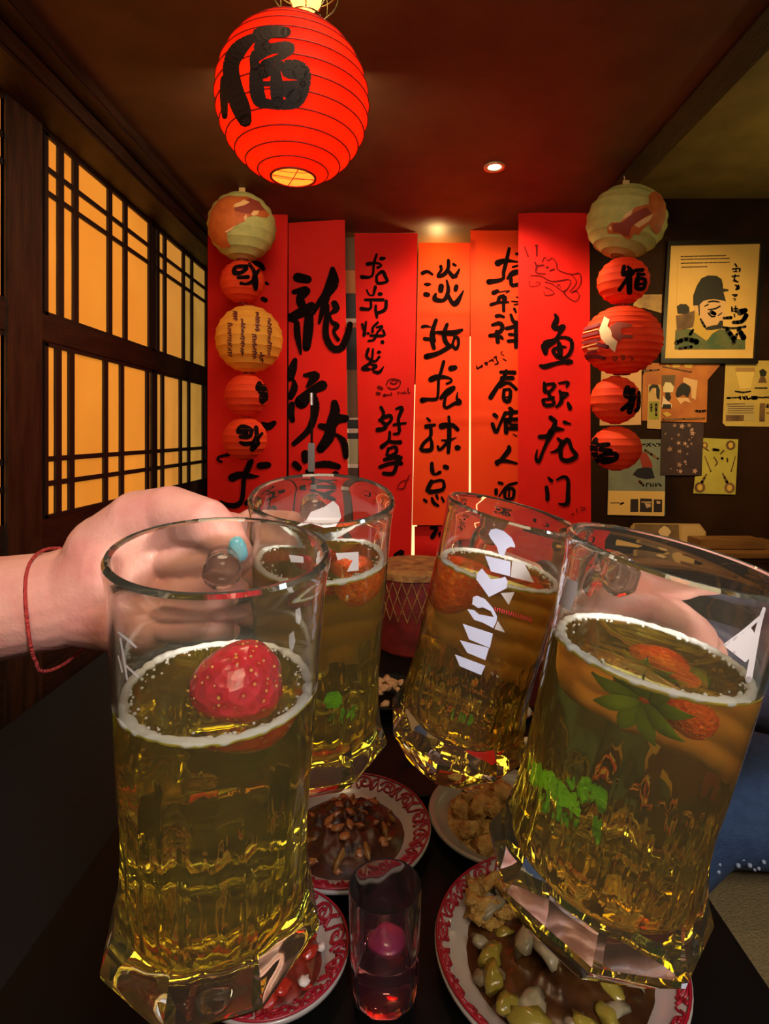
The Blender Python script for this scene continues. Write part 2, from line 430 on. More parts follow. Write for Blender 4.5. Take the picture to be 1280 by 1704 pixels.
writing(b2, 'character', "100,1620,50 130,1650,45;180,1540,60 180,1590,50|250,1630,40 350,1620,52 440,1640,42|200,1680,40 300,1760,50 420,1840,50;420,1700,50 300,1820,60 150,1900,50", ck, Y2)
ck = (590, 400, 7.745)
writing(b3, 'character', "285,180,28 250,300,32 225,460,28 95,470,48;345,235,48 385,230,35;170,305,50 280,290,32 350,320,22 300,350,35;280,460,25 360,400,42 400,470,42 420,530,35 300,550,35 285,470,30", ck, Y3)
writing(b3, 'character', "270,600,40 250,690,30;160,640,22 190,700,20 250,710,15;325,690,48 345,690,40;140,765,32 370,765,38;210,780,28 205,880,32 90,880,48;410,780,38 395,890,42 285,930,38 275,840,28;285,930,42 290,990,30", ck, Y3)
writing(b3, 'character', "100,1080,30 120,1150,30;150,1050,25 125,1220,42;175,1195,32 185,1200,25;300,1060,32 240,1120,32 235,1180,32;290,1120,28 360,1110,32 300,1180,28;210,1225,32 380,1225,32 370,1160,28;290,1200,32 250,1280,32 180,1295,22;360,1310,48 370,1325,20", ck, Y3)
writing(b3, 'character', "180,1400,35 160,1500,35 260,1560,32 320,1500,32;240,1400,25 215,1560,32 110,1650,48 190,1660,38;310,1440,38 330,1440,30;220,1600,28 280,1620,42 230,1660,32;375,1630,15 320,1700,42 250,1690,30", ck, Y3)
ck = (590, 600, 6.555)
writing(b3, 'doodle', "350,260,12 372,215,12 430,200,12 500,225,12 480,290,12 410,310,12 360,285,10;390,240,10 430,255,12 470,235,10 430,215,8 390,240,8;465,290,8 450,310,8", ck, Y3, M_inkr, 1.1)
writing(b3, 'small_writing', "265,290,38 300,305,32;250,355,38 275,360,32;315,380,14 335,365,12 345,380,12 320,388,12;355,380,12 370,368,12 385,380,12;402,350,12 404,382,12;395,360,8 415,358,8;475,360,12 478,345,12 495,345,10;505,358,10 505,345,10;520,355,12 535,345,12 530,360,10;548,330,10 550,358,10 570,350,10;585,300,14 590,350,12 610,345,10", ck, Y3, M_inkr)
writing(b3, 'character', "290,510,32 320,580,32 290,650,32 340,700,38 330,740,38 255,755,48;270,650,28 380,600,42 400,650,32 330,720,32;455,525,22 520,520,42 480,640,32 490,780,32 430,800,22;430,700,28 560,680,22", ck, Y3)
writing(b3, 'character', "385,780,28 375,870,32 300,940,48;375,880,35 430,890,38 500,890,42;370,960,32 360,1040,32 450,1010,38 450,940,32 380,960,28;330,1080,38 500,1050,38 470,1120,38;280,1160,38 400,1120,38 510,1120,42;450,1040,32 460,1130,38 420,1230,42 320,1230,38", ck, Y3)
writing(b3, 'signature', "470,1390,10 500,1330,10 560,1310,12 540,1390,14 460,1400,8;605,1240,8 570,1310,10 600,1290,8", ck, Y3, M_inkr)
writing(b3, 'character', "440,2120,30 520,2080,40 500,2160,40|560,2150,40 500,2220,40", ck, Y3)
ck = (690, 420, 7.1)
writing(b4, 'character', "95,245,45 150,225,38 210,260,28;125,375,28 155,378,42 190,375,15;130,495,55 160,500,50;400,95,38 400,180,42 360,250,48 290,285,42 280,260,30 315,210,35 310,165,38;400,220,38 470,290,52 530,200,22;460,140,32 485,155,28;380,330,22 400,430,42 380,520,48 330,570,42 240,550,58 250,490,28;315,400,62 310,450,58;495,400,48 485,440,48;400,510,38 450,600,48 500,590,62 580,450,14", ck, Y4)
writing(b4, 'character', "90,880,32 130,870,32 190,880,15;120,1020,42 170,1025,38;255,800,42 215,920,48 205,1030,48 230,1130,42;240,1050,28 240,950,22 330,950,48 460,950,62 560,915,32;385,850,38 350,960,52 370,1060,52 420,1110,48;470,1000,32 510,1010,38 520,1080,32 490,1140,38 450,1090,32 475,1010,28;420,1110,48 280,1190,48 140,1230,62", ck, Y4)
writing(b4, 'character', "345,1290,38 310,1420,38 285,1500,32 275,1700,30 240,1735,38 160,1735,38 95,1745,62;195,1500,62 270,1470,58 400,1480,28 440,1520,24 380,1550,24;430,1370,62 480,1360,52;460,1600,50 390,1650,72 310,1720,35;370,1690,32 350,1800,34 380,1835,34 470,1785,38 530,1770,60 500,1720,30 510,1650,12", ck, Y4)
ck = (690, 640, 7.1)
writing(b4, 'character', "150,395,22 180,425,28;140,495,52 240,475,28;190,500,38 190,610,38 110,690,38 80,770,42 190,770,48 205,700,38 190,640,32;405,380,32 410,430,32;320,490,68 440,475,48 510,530,42;410,470,48 410,640,48 400,800,38;320,655,15 400,660,32 500,620,6;390,680,38 300,770,32 275,730,28;505,745,62 520,745,52", ck, Y4)
writing(b4, 'character', "205,930,38 210,1020,48 240,1060,28 300,1035,38;360,970,52 385,980,48;200,1145,48 160,1260,52 330,1240,42 345,1150,32 300,1130,32 210,1150,28;115,1360,32 140,1380,32;205,1340,28 230,1400,42 280,1430,28;260,1310,32 275,1350,22;320,1330,22 345,1380,28", ck, Y4)
writing(b7, 'character', "200,1690,40 260,1700,40 210,1800,50;300,1760,40 330,1820,50", ck, Y4+.03)
ck = (780, 390, 7.1)
writing(b5, 'character', "480,165,32 450,300,42 415,440,42 400,530,38 240,560,62;345,340,72 430,310,48 580,325,15;565,230,32 590,230,32;520,385,22 580,370,22;460,520,28 520,460,62 590,440,52;500,520,42 510,600,42 590,590,42", ck, Y5)
writing(b5, 'character', "295,690,52 340,670,42;340,685,12 480,665,12 440,695,10;350,790,42 370,740,42 430,740,38 430,790,42;265,830,38 350,805,32 470,800,22;410,720,32 415,900,38|510,790,14 590,795,16;540,830,16 590,820,16;540,880,32 560,920,22;565,740,14 590,745,14", ck, Y5)
writing(b5, 'character', "330,965,42 370,960,38 415,975,28;280,1070,32 370,1050,48 400,1110,48 330,1180,48 250,1195,38;335,1150,48 345,1270,48;380,1210,38 400,1230,32;500,950,32 530,1030,42 580,1050,42;450,1110,42 580,1080,42;560,1040,48 560,1330,42;480,1180,32 590,1190,32;470,1260,38 590,1250,38", ck, Y5)
writing(b5, 'small_writing', "95,1555,16 105,1585,18 140,1560,16 165,1545,14 150,1575,14;190,1520,16 215,1540,16 220,1510,14 195,1515,14;240,1500,14 280,1480,16 290,1500,14;300,1460,16 325,1440,16 330,1480,14 350,1520,16 310,1535,14;400,1380,9 380,1405,9 420,1430,9;400,1465,8 440,1490,14", ck, Y5)
ck = (780, 600, 6.55)
writing(b5, 'character', "350,125,32 500,130,42;410,110,32 380,200,48 310,290,42 240,400,48;360,190,38 480,190,42;340,285,32 430,240,32 520,310,32;385,320,32 385,420,38 440,440,42 455,320,32 385,320,28;400,400,15 440,395,15", ck, Y5)
writing(b5, 'character', "280,590,42 305,610,38;260,690,38 300,780,38 340,700,28 400,570,38;400,575,38 530,560,38;450,520,38 490,560,38;405,660,42 410,780,48;400,640,32 530,640,38;470,560,42 450,690,32 530,700,22;440,740,38 530,740,38;480,800,8 525,820,12", ck, Y5)
writing(b5, 'character', "440,940,38 430,990,52 310,1130,32;310,1110,52 380,1090,42 525,1120,22", ck, Y5)
writing(b5, 'character', "330,1330,28 365,1340,32;300,1410,38 300,1450,38;330,1480,15 420,1370,32 525,1330,22;400,1400,32 400,1500,32 480,1500,32 490,1400,32 400,1400,28;440,1400,22 440,1480,22", ck, Y5)
ck = (860, 390, 7.1)
writing(b6, 'line_drawing', "215,330,20 235,380,25 230,450,15 340,465,12;240,370,20 320,360,18;350,390,20 370,385,20;390,430,14 440,410,20;300,330,10 330,270,9 370,310,10 420,280,10 470,340,12 490,420,12 640,470,10 740,460,10 760,560,10 720,640,10 660,680,14;160,485,10 280,490,12 400,550,14 520,545,14 600,530,12 640,560,9 600,640,12 560,680,20 600,740,14 690,790,10 740,730,10 700,670,12 640,690,10;330,560,10 430,590,10 520,660,12 560,680,14;150,540,8 160,610,8 260,600,8 270,560,8 220,570,8;330,620,8 400,650,8 440,700,10 340,720,10 320,670,8;480,610,10 500,590,10 520,640,8;640,470,10 700,540,10 690,600,10 620,680,10;95,150,15 135,260,18;215,130,15 250,130,15;235,140,20 237,250,20", ck, Y6, M_inkr)
writing(b6, 'character', "455,950,32 475,1000,55 440,1090,65 500,1110,52 550,1090,55 480,1210,35 440,1260,62 340,1310,95 340,1400,50;480,1230,32 560,1215,32 640,1250,42 650,1350,42 600,1440,42 520,1470,32;490,1260,28 510,1330,62 510,1450,55;580,1330,22 510,1330,32 430,1370,42 480,1450,38;280,1550,32 340,1560,55 480,1520,42 640,1500,48 600,1530,22", ck, Y6)
ck = (860, 620, 6.554)
writing(b6, 'character', "300,110,28 310,200,48;310,130,25 415,125,32 370,200,32 310,210,32;350,220,32 370,280,42 400,270,32;285,300,32 310,355,38 400,345,38 390,290,28 290,295,28;460,115,18 560,105,32 545,155,22;470,200,28 490,260,42 480,330,42 430,375,22;480,220,25 560,230,28 500,280,32;560,330,28 580,380,48 580,400,22", ck, Y6)
writing(b6, 'character', "370,490,45 420,530,45;420,550,42 390,640,58 340,740,42 290,850,32 240,970,38 210,930,32 225,840,14;250,700,42 340,690,48 400,620,62 510,620,22;520,540,38 590,560,14;450,720,28 500,780,48 440,850,38 370,870,14;480,800,48 485,930,42 560,960,48 650,910,48 600,830,38 560,730,42 500,780,52", ck, Y6)
writing(b6, 'character', "345,1145,22 380,1180,38;325,1250,38 335,1320,42 335,1380,42;440,1170,22 510,1135,32 560,1170,38 560,1300,42 550,1430,48 460,1430,18", ck, Y6)
writing(b6, 'signature', "600,1550,12 620,1540,14;650,1480,10 660,1520,12;690,1470,10 750,1480,10 700,1510,10", ck, Y6, M_inkr)
ck = (340, 700, 8.0)
writing(b1, 'character', "620,540,70 560,690,75 530,760,60 520,900,55 500,1060,60 420,1130,70 290,1120,60 220,1080,40;370,760,100 480,720,85 620,740,60 730,740,14;740,600,85 850,590,80;560,1100,60 620,1040,50 700,1060,60 760,1180,60", ck, Y1)
writing(b1, 'character', "780,50,70 850,80,95 930,30,60|330,450,40 200,480,30 180,520,30 230,550,30", ck, Y1)
writing(b1, 'character', "700,1170,60 790,1200,80 840,1260,50|860,1450,40 900,1470,40|830,1680,60 870,1700,60", (340, 300, 8.52), Y1)

# banded post in the gap, glowing strips added behind for the bright gap lines
bp = empty('banded_post', P(583, 950, 3.02), label='narrow banded post, pale, black and orange, in the gap between two banners', cat='post')
bands = [(369, 450, (.16, .10, .03)), (450, 489, (.55, .22, .03)), (489, 530, (.006, .005, .005)), (530, 538, (.9, .75, .6)), (538, 546, (.5, .15, .04)),
         (546, 615, (.004, .004, .004)), (615, 695, (.18, .09, .02)), (695, 699, (.9, .75, .6)), (699, 713, (.005, .005, .005)), (713, 721, (.85, .75, .6)),
         (721, 730, (.01, .01, .01)), (730, 771, (.55, .55, .30)), (771, 779, (.9, .85, .7)), (779, 950, (.10, .05, .02))]
for k, (a, b, c) in enumerate(bands):
    p0 = P(570, b, 3.04); p1 = P(596, a, 3.04)
    link('band', box((p0.x, 3.03, p0.z+.0008), (p1.x, 3.08, p1.z-.0008), .002), mat('band_%d' % k, c, .5), bp)
M_strip = mat('strip_glow', (1, .75, .4), .5, emit=(1, .66, .28), estr=1.6)
for k, (px, a, b, lb) in enumerate([(689, 640, 935, 'thin warm glowing strip along the left edge of the shortest banner'), (781, 560, 935, 'thin warm glowing strip between the two orange-red banners')]):
    p0 = P(px-5, b, 3.17); p1 = P(px+5, a, 3.17)
    o = empty('glow_strip', P(px, b, 3.17), label=lb, cat='glowing strip')
    link('glow_face', box((p0.x, 3.165, p0.z), (p1.x, 3.172, p1.z), .002), M_strip, o)
    link('strip_backing', box((p0.x-.004, 3.173, p0.z), (p1.x+.004, 3.298, p1.z), .001), M_bar, o)

# ------------------------------------------------------------------ lanterns
def lantern(px, py, rx, ry, Y, m, name, label, group=None, nrib=12, opening=.30, tilt=0.0, cord=True, inner=None):
    """paper lantern: shade, ribs, end rings; returns root, centre, radii"""
    k = Y/F
    sec = sqrt(1+((px-CX)/F)**2); sev = sqrt(1+((CY-py)/F)**2)
    c = P(px, py, Y); R = (rx*k/sec, rx*k/sec, ry*k/sev)
    root = empty(name, c, label=label, cat='lantern', group=group)
    a0 = math.asin(opening); prof = []; n = nrib*6
    for i in range(n+1):
        a = a0+(pi-2*a0)*i/n
        s = 1-.022*abs(sin(pi*i/6.0))
        prof.append((sin(a)*s, cos(a)*s))
    T = Matrix.Translation(c) @ Matrix.Rotation(tilt, 4, 'Y') @ Matrix.Diagonal((R[0], R[1], R[2], 1))
    me = lathe(prof, 64, T)
    link('paper_shade', me, m, root)
    parts = []
    for i in range(nrib+1):
        a = a0+(pi-2*a0)*i/nrib
        ring = [T @ Vector((sin(a)*cos(t*2*pi/40)*1.002, sin(a)*sin(t*2*pi/40)*1.002, cos(a)*1.002)) for t in range(40)]
        parts.append(tube(ring, max(.0009, R[0]*(.0095 if nrib == 14 and Y < 2 else .006)) if 0 < i < nrib else R[0]*.016, 5, closed=True))
    vs, fs = merge(parts[1:-1]); link('wire_rib', mesh('rib', vs, fs, True), m if name == 'round_paper_lantern' else M_wire, root, kind='stuff')
    for pr in (parts[0], parts[-1]): link('end_ring', mesh('ring', *pr, True), M_wire, root)
    # spreader wires across the openings
    parts = []
    for s in (1, -1):
        for an in (.3, 2.0):
            ra = opening*.98; z = s*cos(a0)
            parts.append(tube([T @ Vector((ra*cos(an), ra*sin(an), z)), T @ Vector((0, 0, z+s*.01)), T @ Vector((-ra*cos(an), -ra*sin(an), z))], .0009, 5))
    link('spreader_wire', mesh('wire', *merge(parts), True), M_wire, root)
    return root, c, R
def marks(root, s, crop, c, R, m, name='painted_character', off=.014, wmul=1.0):
    vs, fs = ribbons(parse(s), crop, sphere_proj(c, R, off), wmul, 6)
    link(name, mesh(name, vs, fs), m, root, kind='stuff' if name != 'painted_character' else None)
def patch(root, s, crop, c, R, m, name='painted_patch', off=.012, step=2.5):
    vs, fs = fill(outline(s, crop), step, sphere_proj(c, R, off))
    link(name, mesh(name, vs, fs), m, root)

big, bc, bR = lantern(488, 172, 128, 149, 1.15, M_lant, 'large_paper_lantern', 'large glowing red paper lantern with a big black brush character, nearest the camera', nrib=14, opening=.29)
marks(big, "330,190,60 240,270,100 190,380,95 210,540,105 260,680,110 290,770,80;150,480,60 140,600,50 145,740,35;400,170,110 480,140,75 580,140,62;400,250,85 440,240,60;370,310,75 480,260,65 600,255,75 560,310,45 430,370,55;370,400,75 370,520,85 390,620,85 440,650,60 560,660,60 650,630,85 700,550,75 700,420,85 600,370,55 420,440,60;380,510,30 700,510,42;510,440,62 515,540,80 520,640,70;350,330,50 360,380,60;600,560,90 640,600,90;600,420,90 680,430,90", (340, 20, 4.267), bc, bR, mat('lantern_ink', (.018, .006, .004), .7), off=.016, wmul=1.22)
light('lantern_light', 'POINT', bc+Vector((0, 0, -.01)), 1.25, (1.0, .55, .22), .035)
link('bulb', blob(bc+Vector((0, 0, .02)), (.016, .016, .022), 1, 0), mat('bulb_glow', (1, .8, .4), .5, emit=(1, .7, .3), estr=4), big)

# pendant lamp in a wire cage above the lantern
pc = P(508, -28, 1.24)
pend = empty('caged_pendant_lamp', pc, label='yellow glowing bulb in a wire cage hanging at the top edge of the picture', cat='lamp')
link('bulb', lathe([(0, -.062), (.018, -.058), (.034, -.040), (.040, -.012), (.034, .018), (.020, .045), (.014, .06), (0, .062)], 32, Matrix.Translation(pc)), mat('pendant_bulb', (1, .75, .2), .4, emit=(1, .62, .10), estr=3.2), pend)
link('socket', lathe([(.016, .055), (.020, .06), (.020, .10), (.008, .115), (0, .115)], 24, Matrix.Translation(pc)), M_black, pend)
cage = []
for k in range(8):
    a = k*pi/4+.2
    cage.append(tube([pc+Vector((r*cos(a), r*sin(a), z)) for r, z in ((.022, .09), (.058, .05), (.074, 0), (.066, -.045), (.036, -.078))], .0016, 6, sub=4))
for r, z in ((.074, 0), (.036, -.078), (.060, .047)):
    cage.append(tube([pc+Vector((r*cos(t*pi/16), r*sin(t*pi/16), z)) for t in range(32)], .0018, 6, closed=True))
link('wire_cage', mesh('cage', *merge(cage), True), M_metal, pend)
link('cord', tube_me([pc+Vector((0, 0, .11)), Vector((pc.x, pc.y, EYE+ZC))], .003), M_black, pend)
link('hanging_wire', tube_me([bc+Vector((.0, 0, bR[2]*.95)), pc+Vector((0, -.03, -.08))], .001), M_metal, big)
light('pendant_light', 'POINT', pc+Vector((0, 0, -.0)), 4.5, (1.0, .62, .20), .042)

YL = 2.42
ls = [lantern(403, 378, 58, 58, YL, M_lantg, 'round_paper_lantern', 'pale green lantern with an orange patch, topmost of the left string', 'left string of lanterns', 10, .16),
      lantern(404, 470, 38, 36, YL, M_lants, 'round_paper_lantern', 'small red lantern with black character, second from top on the left string', 'left string of lanterns', 9, .2),
      lantern(415, 565, 57, 56.5, YL, M_lantc, 'round_paper_lantern', 'yellow-orange lantern with columns of small script on the left string', 'left string of lanterns', 10, .18),
      lantern(410, 658, 36.5, 36, YL, M_lants, 'round_paper_lantern', 'small red lantern right below the yellow one on the left string', 'left string of lanterns', 9, .2),
      lantern(408, 730, 37.5, 36, YL, M_lants, 'round_paper_lantern', 'small red lantern at the bottom of the left string', 'left string of lanterns', 9, .2)]
YR = 2.285
rs = [lantern(1042, 370, 69, 62, YR, M_lantg, 'round_paper_lantern', 'pale green lantern with an orange fish patch, topmost of the right string', 'right string of lanterns', 10, .16, tilt=.25),
      lantern(1037, 468, 45, 40, YR, M_lants, 'round_paper_lantern', 'small red lantern with black character just under the green one on the right string', 'right string of lanterns', 9, .2),
      lantern(1035, 567, 69, 57.5, YR, M_lants, 'round_paper_lantern', 'large red lantern with a white and brown painted figure on the right string', 'right string of lanterns', 14, .2),
      lantern(1024, 666, 43, 40, YR, M_lants, 'round_paper_lantern', 'small red pleated lantern under the painted one on the right string', 'right string of lanterns', 9, .2),
      lantern(1025, 746, 44, 37, YR, M_lants, 'round_paper_lantern', 'small red pleated lantern at the bottom of the right string', 'right string of lanterns', 9, .2)]
M_or = mat('orange_paint', (.55, .12, .012), .7, col2=(.42, .08, .01), nscale=30)
M_dr = mat('rust_paint', (.24, .03, .01), .7)
M_cr = mat('cream_paint', (.75, .42, .16), .7)
M_pu = mat('purple_ink', (.10, .015, .015), .7)
L = ls[0]; ck = (340, 300, 8.52)
patch(L[0], "55,640 90,440 200,280 330,215 480,225 620,230 760,300 850,400 930,490 880,530 800,515 720,500 620,520 570,580 440,640 320,740 330,860 380,940 250,960 130,880 70,760", ck, *L[1:], M_or)
patch(L[0], "420,400 640,250 780,300 860,430 760,430 650,480 440,440", ck, *L[1:], M_dr, off=.017)
for s in ("660,480 700,430 780,430 760,480 700,505", "410,370 440,330 520,300 560,270 650,310 570,350 460,380", "290,720 360,690 430,640 380,710 310,745", "560,520 600,480 610,540 575,580"):
    patch(L[0], s, ck, *L[1:], M_cr, off=.021)
marks(ls[1][0], "600,1220,60 450,1230,60 430,1310,75 520,1310,60 600,1250,60;480,1380,50 620,1370,60;520,1460,50 600,1470,42 700,1430,72;640,1190,50 710,1300,60 720,1430,100 730,1540,62;770,1280,50 720,1360,50", ck, *ls[1][1:], M_ink)
random.seed(9); st = ''
for cx_, a, b in ((300, 165, 240), (250, 280, 600), (375, 240, 590), (520, 175, 360), (490, 390, 620), (640, 235, 590), (560, 570, 660)):
    y = a
    while y < b:
        st += '%d,%d,11 %d,%d,13 %d,%d,9;' % (cx_-22+random.randint(0, 12), y, cx_+random.randint(0, 24), y+random.randint(2, 12), cx_+random.randint(-16, 14), y+random.randint(14, 28))
        y += 24
marks(ls[2][0], st, (340, 490, 5.88), *ls[2][1:], M_pu, 'small_script')
marks(ls[3][0], "540,870,50 530,920,62 590,900,52 600,960,52 550,950,52;560,1000,50 570,1050,52 600,1000,42;610,1030,30 615,980,30", (340, 490, 5.88), *ls[3][1:], M_ink)
marks(ls[4][0], "600,110,75 500,90,85 450,150,55 560,160,62;480,215,50 600,210,62 640,120,42;480,290,42 540,310,62 640,300,62;690,90,62 700,200,62 680,300,110 640,380,72;770,170,42 710,240,52;720,300,62 700,330,50", (340, 700, 8), *ls[4][1:], M_ink)
ck = (960, 290, 7.745); L = rs[0]
patch(L[0], "400,760 390,680 440,620 560,620 640,540 760,420 930,380 930,260 1010,215 1090,260 1150,400 1145,560 1085,730 1030,780 960,700 930,640 860,700 800,780 740,760 690,840 640,830 560,770 480,760", ck, *L[1:], M_or)
patch(L[0], "460,640 600,610 760,480 900,420 960,500 800,600 700,680 680,800 620,800 560,760 470,740", ck, *L[1:], M_dr, off=.017)
for s in ("570,590 620,520 730,440 700,520 620,570", "740,650 880,560 990,510 940,600 800,690", "405,700 430,650 450,700 440,730"):
    patch(L[0], s, ck, *L[1:], M_cr, off=.021)
marks(rs[1][0], "610,1190,55 600,1290,62 690,1250,75 660,1190,35;720,1260,75 640,1360,52 550,1490,52;675,1340,85 680,1520,75;760,1240,52 850,1230,52;790,1290,52 870,1290,42;790,1340,72 770,1460,62 860,1470,52 880,1360,52 800,1340,42;800,1420,42 880,1400,22", ck, *rs[1][1:], M_ink)
ck = (960, 500, 5.68); L = rs[2]
patch(L[0], "210,280 260,150 310,180 290,240 330,290 330,340 385,390 360,490 290,430 230,360", ck, *L[1:], mat('pale_paint', (.85, .6, .35), .7))
patch(L[0], "310,250 390,200 450,210 540,230 510,250 420,260 420,320 540,330 520,360 440,350 400,390 340,340", ck, *L[1:], M_dr, off=.016)
marks(L[0], "70,270,30 210,225,26;55,340,26 205,300,24;60,400,26 205,372,26;190,410,35 290,440,40;80,545,42 170,530,40 260,545,32;100,500,24 180,480,24", ck, *L[1:], mat('maroon_paint', (.20, .02, .03), .7), 'painted_pattern')
marks(L[0], "50,445,14 190,405,12;110,460,20 200,450,20;60,305,10 200,270,10", ck, *L[1:], M_cr, 'painted_pattern')
marks(L[0], "345,530,14 380,540,14 360,570,14 345,545,14;420,520,14 455,530,14 440,560,14 425,540,14;505,530,12 535,545,12 515,565,12", ck, *L[1:], M_dr, 'painted_flower')
marks(rs[3][0], "480,830,62 480,890,85 530,850,62;530,900,75 500,1050,58;520,960,52 430,1030,42;590,870,32 585,1020,42;560,1040,42 590,1030,32", ck, *rs[3][1:], M_ink)
marks(rs[4][0], "180,1310,42 160,1380,72 170,1450,62 200,1530,32;200,1360,42 210,1370,30;230,1370,52 300,1360,42;220,1410,42 320,1420,42;230,1470,52 250,1520,62 360,1500,52 370,1450,42 260,1450,42;260,1490,32 340,1490,22", ck, *rs[4][1:], M_ink)
# cords that carry the strings
for pts, lb in (([V(ls[0][1].x, YL, ZC), ls[0][1]+Vector((0, 0, ls[0][2][2]))], 'left'), ([V(rs[0][1].x-.01, YR, ZC), rs[0][1]+Vector((0, 0, rs[0][2][2]))], 'right')):
    chain = ls if lb == 'left' else rs
    p = [pts[0]]+[q for l in chain for q in (l[1]+Vector((0, 0, l[2][2]*1.0)), l[1]-Vector((0, 0, l[2][2])))]
    o = link('lantern_cord', tube_me(p, .0018), mat('cord_'+lb, (.7, .5, .3), .7), None, label='thin pale cord carrying the %s string of lanterns from the ceiling' % lb, cat='cord')
    link('cord_tag', box(tuple(pts[1]+Vector((-.013, -.003, .0))), tuple(pts[1]+Vector((.013, .003, .028))), .001), mat('tag_'+lb, (.65, .42, .14), .6), chain[0][0])
# ------------------------------------------------------------------ posters on the back wall
def prism(poly, Ya, Yb):
    """outline in picture units extruded between depths (same size at both)"""
    a = [P(x, y, Ya) for x, y in poly]; n = len(a)
    b = [Vector((v.x, Yb, v.z)) for v in a]
    # keep a counter-clockwise front
    return mesh('prism', a+b, [tuple(range(n)), tuple(range(2*n-1, n-1, -1))]+[(i, n+i, n+(i+1) % n, (i+1) % n) for i in range(n)])
def flat(parent, name, s, crop, Y, m):
    vs, fs = fill(outline(s, crop), 12, plane_proj(Y)); return link(name, mesh(name, vs, fs), m, parent)
def flatw(parent, name, s, crop, Y, m, wmul=1.0):
    vs, fs = ribbons(parse(s), crop, plane_proj(Y), wmul, 4); return link(name, mesh(name, vs, fs), m, parent, kind='stuff')
YW = YB-.004
M_frame = mat('black_frame', (.008, .005, .004), .35)
M_matb = mat('poster_paper', (.80, .50, .14), .6, col2=(.74, .44, .11), nscale=5)
M_pbl = mat('print_black', (.015, .012, .008), .6)
M_pface = mat('print_face', (.72, .42, .18), .6)
M_pgr = mat('print_green', (.05, .10, .04), .6, col2=(.14, .14, .04), nscale=14)
M_pbr = mat('print_brown', (.22, .11, .04), .6, col2=(.10, .05, .02), nscale=16)
M_gold = mat('print_gold', (.62, .38, .06), .6)
ck = (1100, 390, 7.11)
fp = empty('framed_portrait', P(1180, 600, YW), label='black framed portrait print of a bearded man in a tall dark hat', cat='picture')
o4 = [(1112, 401), (1275, 396), (1262, 605), (1100, 604)]; i4 = [(1117, 408), (1267, 405), (1255, 596), (1107, 596)]
for k in range(4):
    l = (k+1) % 4
    link('frame_bar', prism([o4[k], o4[l], i4[l], i4[k]], YW-.022, YW), M_frame, fp)
link('mount', prism([(1116, 407), (1268, 404), (1256, 597), (1106, 597)], YW-.010, YW-.002), M_matb, fp)
Yp = YW-.0115
flat(fp, 'print_background', "200,250 860,210 1080,250 1030,900 1000,1360 165,1360 185,900", ck, Yp, M_matb)
flat(fp, 'print_robe', "165,1360 175,1130 350,1120 440,1190 560,1240 640,1130 740,1120 800,1180 860,1230 1000,1250 998,1360", ck, Yp-.001, M_pgr)
flat(fp, 'print_figure', "180,960 320,930 400,900 400,1000 380,1100 190,1150", ck, Yp-.0012, M_pbr)
flat(fp, 'print_figure', "190,850 230,825 300,825 335,860 340,920 300,940 200,940", ck, Yp-.002, M_pbl)
flat(fp, 'print_face', "400,830 500,780 740,770 770,820 740,880 755,930 745,1000 700,1040 600,1090 520,1110 470,1040 450,950 400,900", ck, Yp-.002, M_pface)
flat(fp, 'print_face', "380,1150 410,900 450,950 470,1050 530,1120 700,1120 600,1180 540,1260 440,1190", ck, Yp-.0018, M_gold)
flat(fp, 'print_hat', "385,840 385,720 430,600 480,520 560,485 660,490 720,530 735,600 735,640 800,650 800,670 740,680 770,790 640,765 560,770 500,790 460,830 462,960 450,960 440,840", ck, Yp-.003, M_pbl)
flat(fp, 'print_beard', "520,1105 600,1080 670,1070 700,1020 735,1020 735,1080 720,1115 600,1130 540,1130", ck, Yp-.003, M_pbl)
flatw(fp, 'print_lines', "560,800,16 620,790,20 690,800,16;520,850,14 560,830,16;560,890,14 640,880,20 700,850,18;560,930,16 600,970,20 640,970,16;600,920,50 640,940,40;680,960,14 720,930,14;470,1000,20 520,1090,30;745,990,30 830,985,40;860,1040,40 960,1030,50 1010,960,60;740,1100,30 860,1110,24 1000,1090,30;780,1120,50 860,1230,60;860,1280,50 900,1180,30;920,1120,50 980,1220,70;190,1280,60 300,1240,50 420,1270,70;220,1350,30 360,1330,40;380,1130,30 350,1180,40;940,920,80 1000,900,60", ck, Yp-.0035, M_pbl)
st = ''
random.seed(3)
for r_, (y, a, b) in enumerate(((262, 240, 770), (296, 240, 810), (342, 245, 810), (388, 250, 545))):
    x = a
    while x < b:
        ln = random.randint(14, 60); st += '%d,%d,13 %d,%d,13;' % (x, y-(x-a)*.02, min(x+ln, b), y-(x-a)*.02-2); x += ln+random.randint(6, 16)
flatw(fp, 'print_text', st, ck, Yp-.003, M_pbr, .9)
flatw(fp, 'print_characters', "880,350,20 900,380,18;850,410,18 935,405,20 930,440,16;860,440,14 900,440,14;890,400,16 890,440,12;845,495,18 925,490,18;880,480,18 870,530,20 900,560,20;860,550,16 915,560,16;885,600,18 910,620,22 890,650,18 925,640,20 920,600,16;850,715,20 900,715,22;870,735,14 895,730,14;860,760,12 885,765,12 870,790,10;840,860,18 845,900,22;865,880,18 910,880,18;885,850,18 890,920,18;840,910,16 920,905,18;870,940,14 875,975,14", ck, Yp-.003, M_pbl)

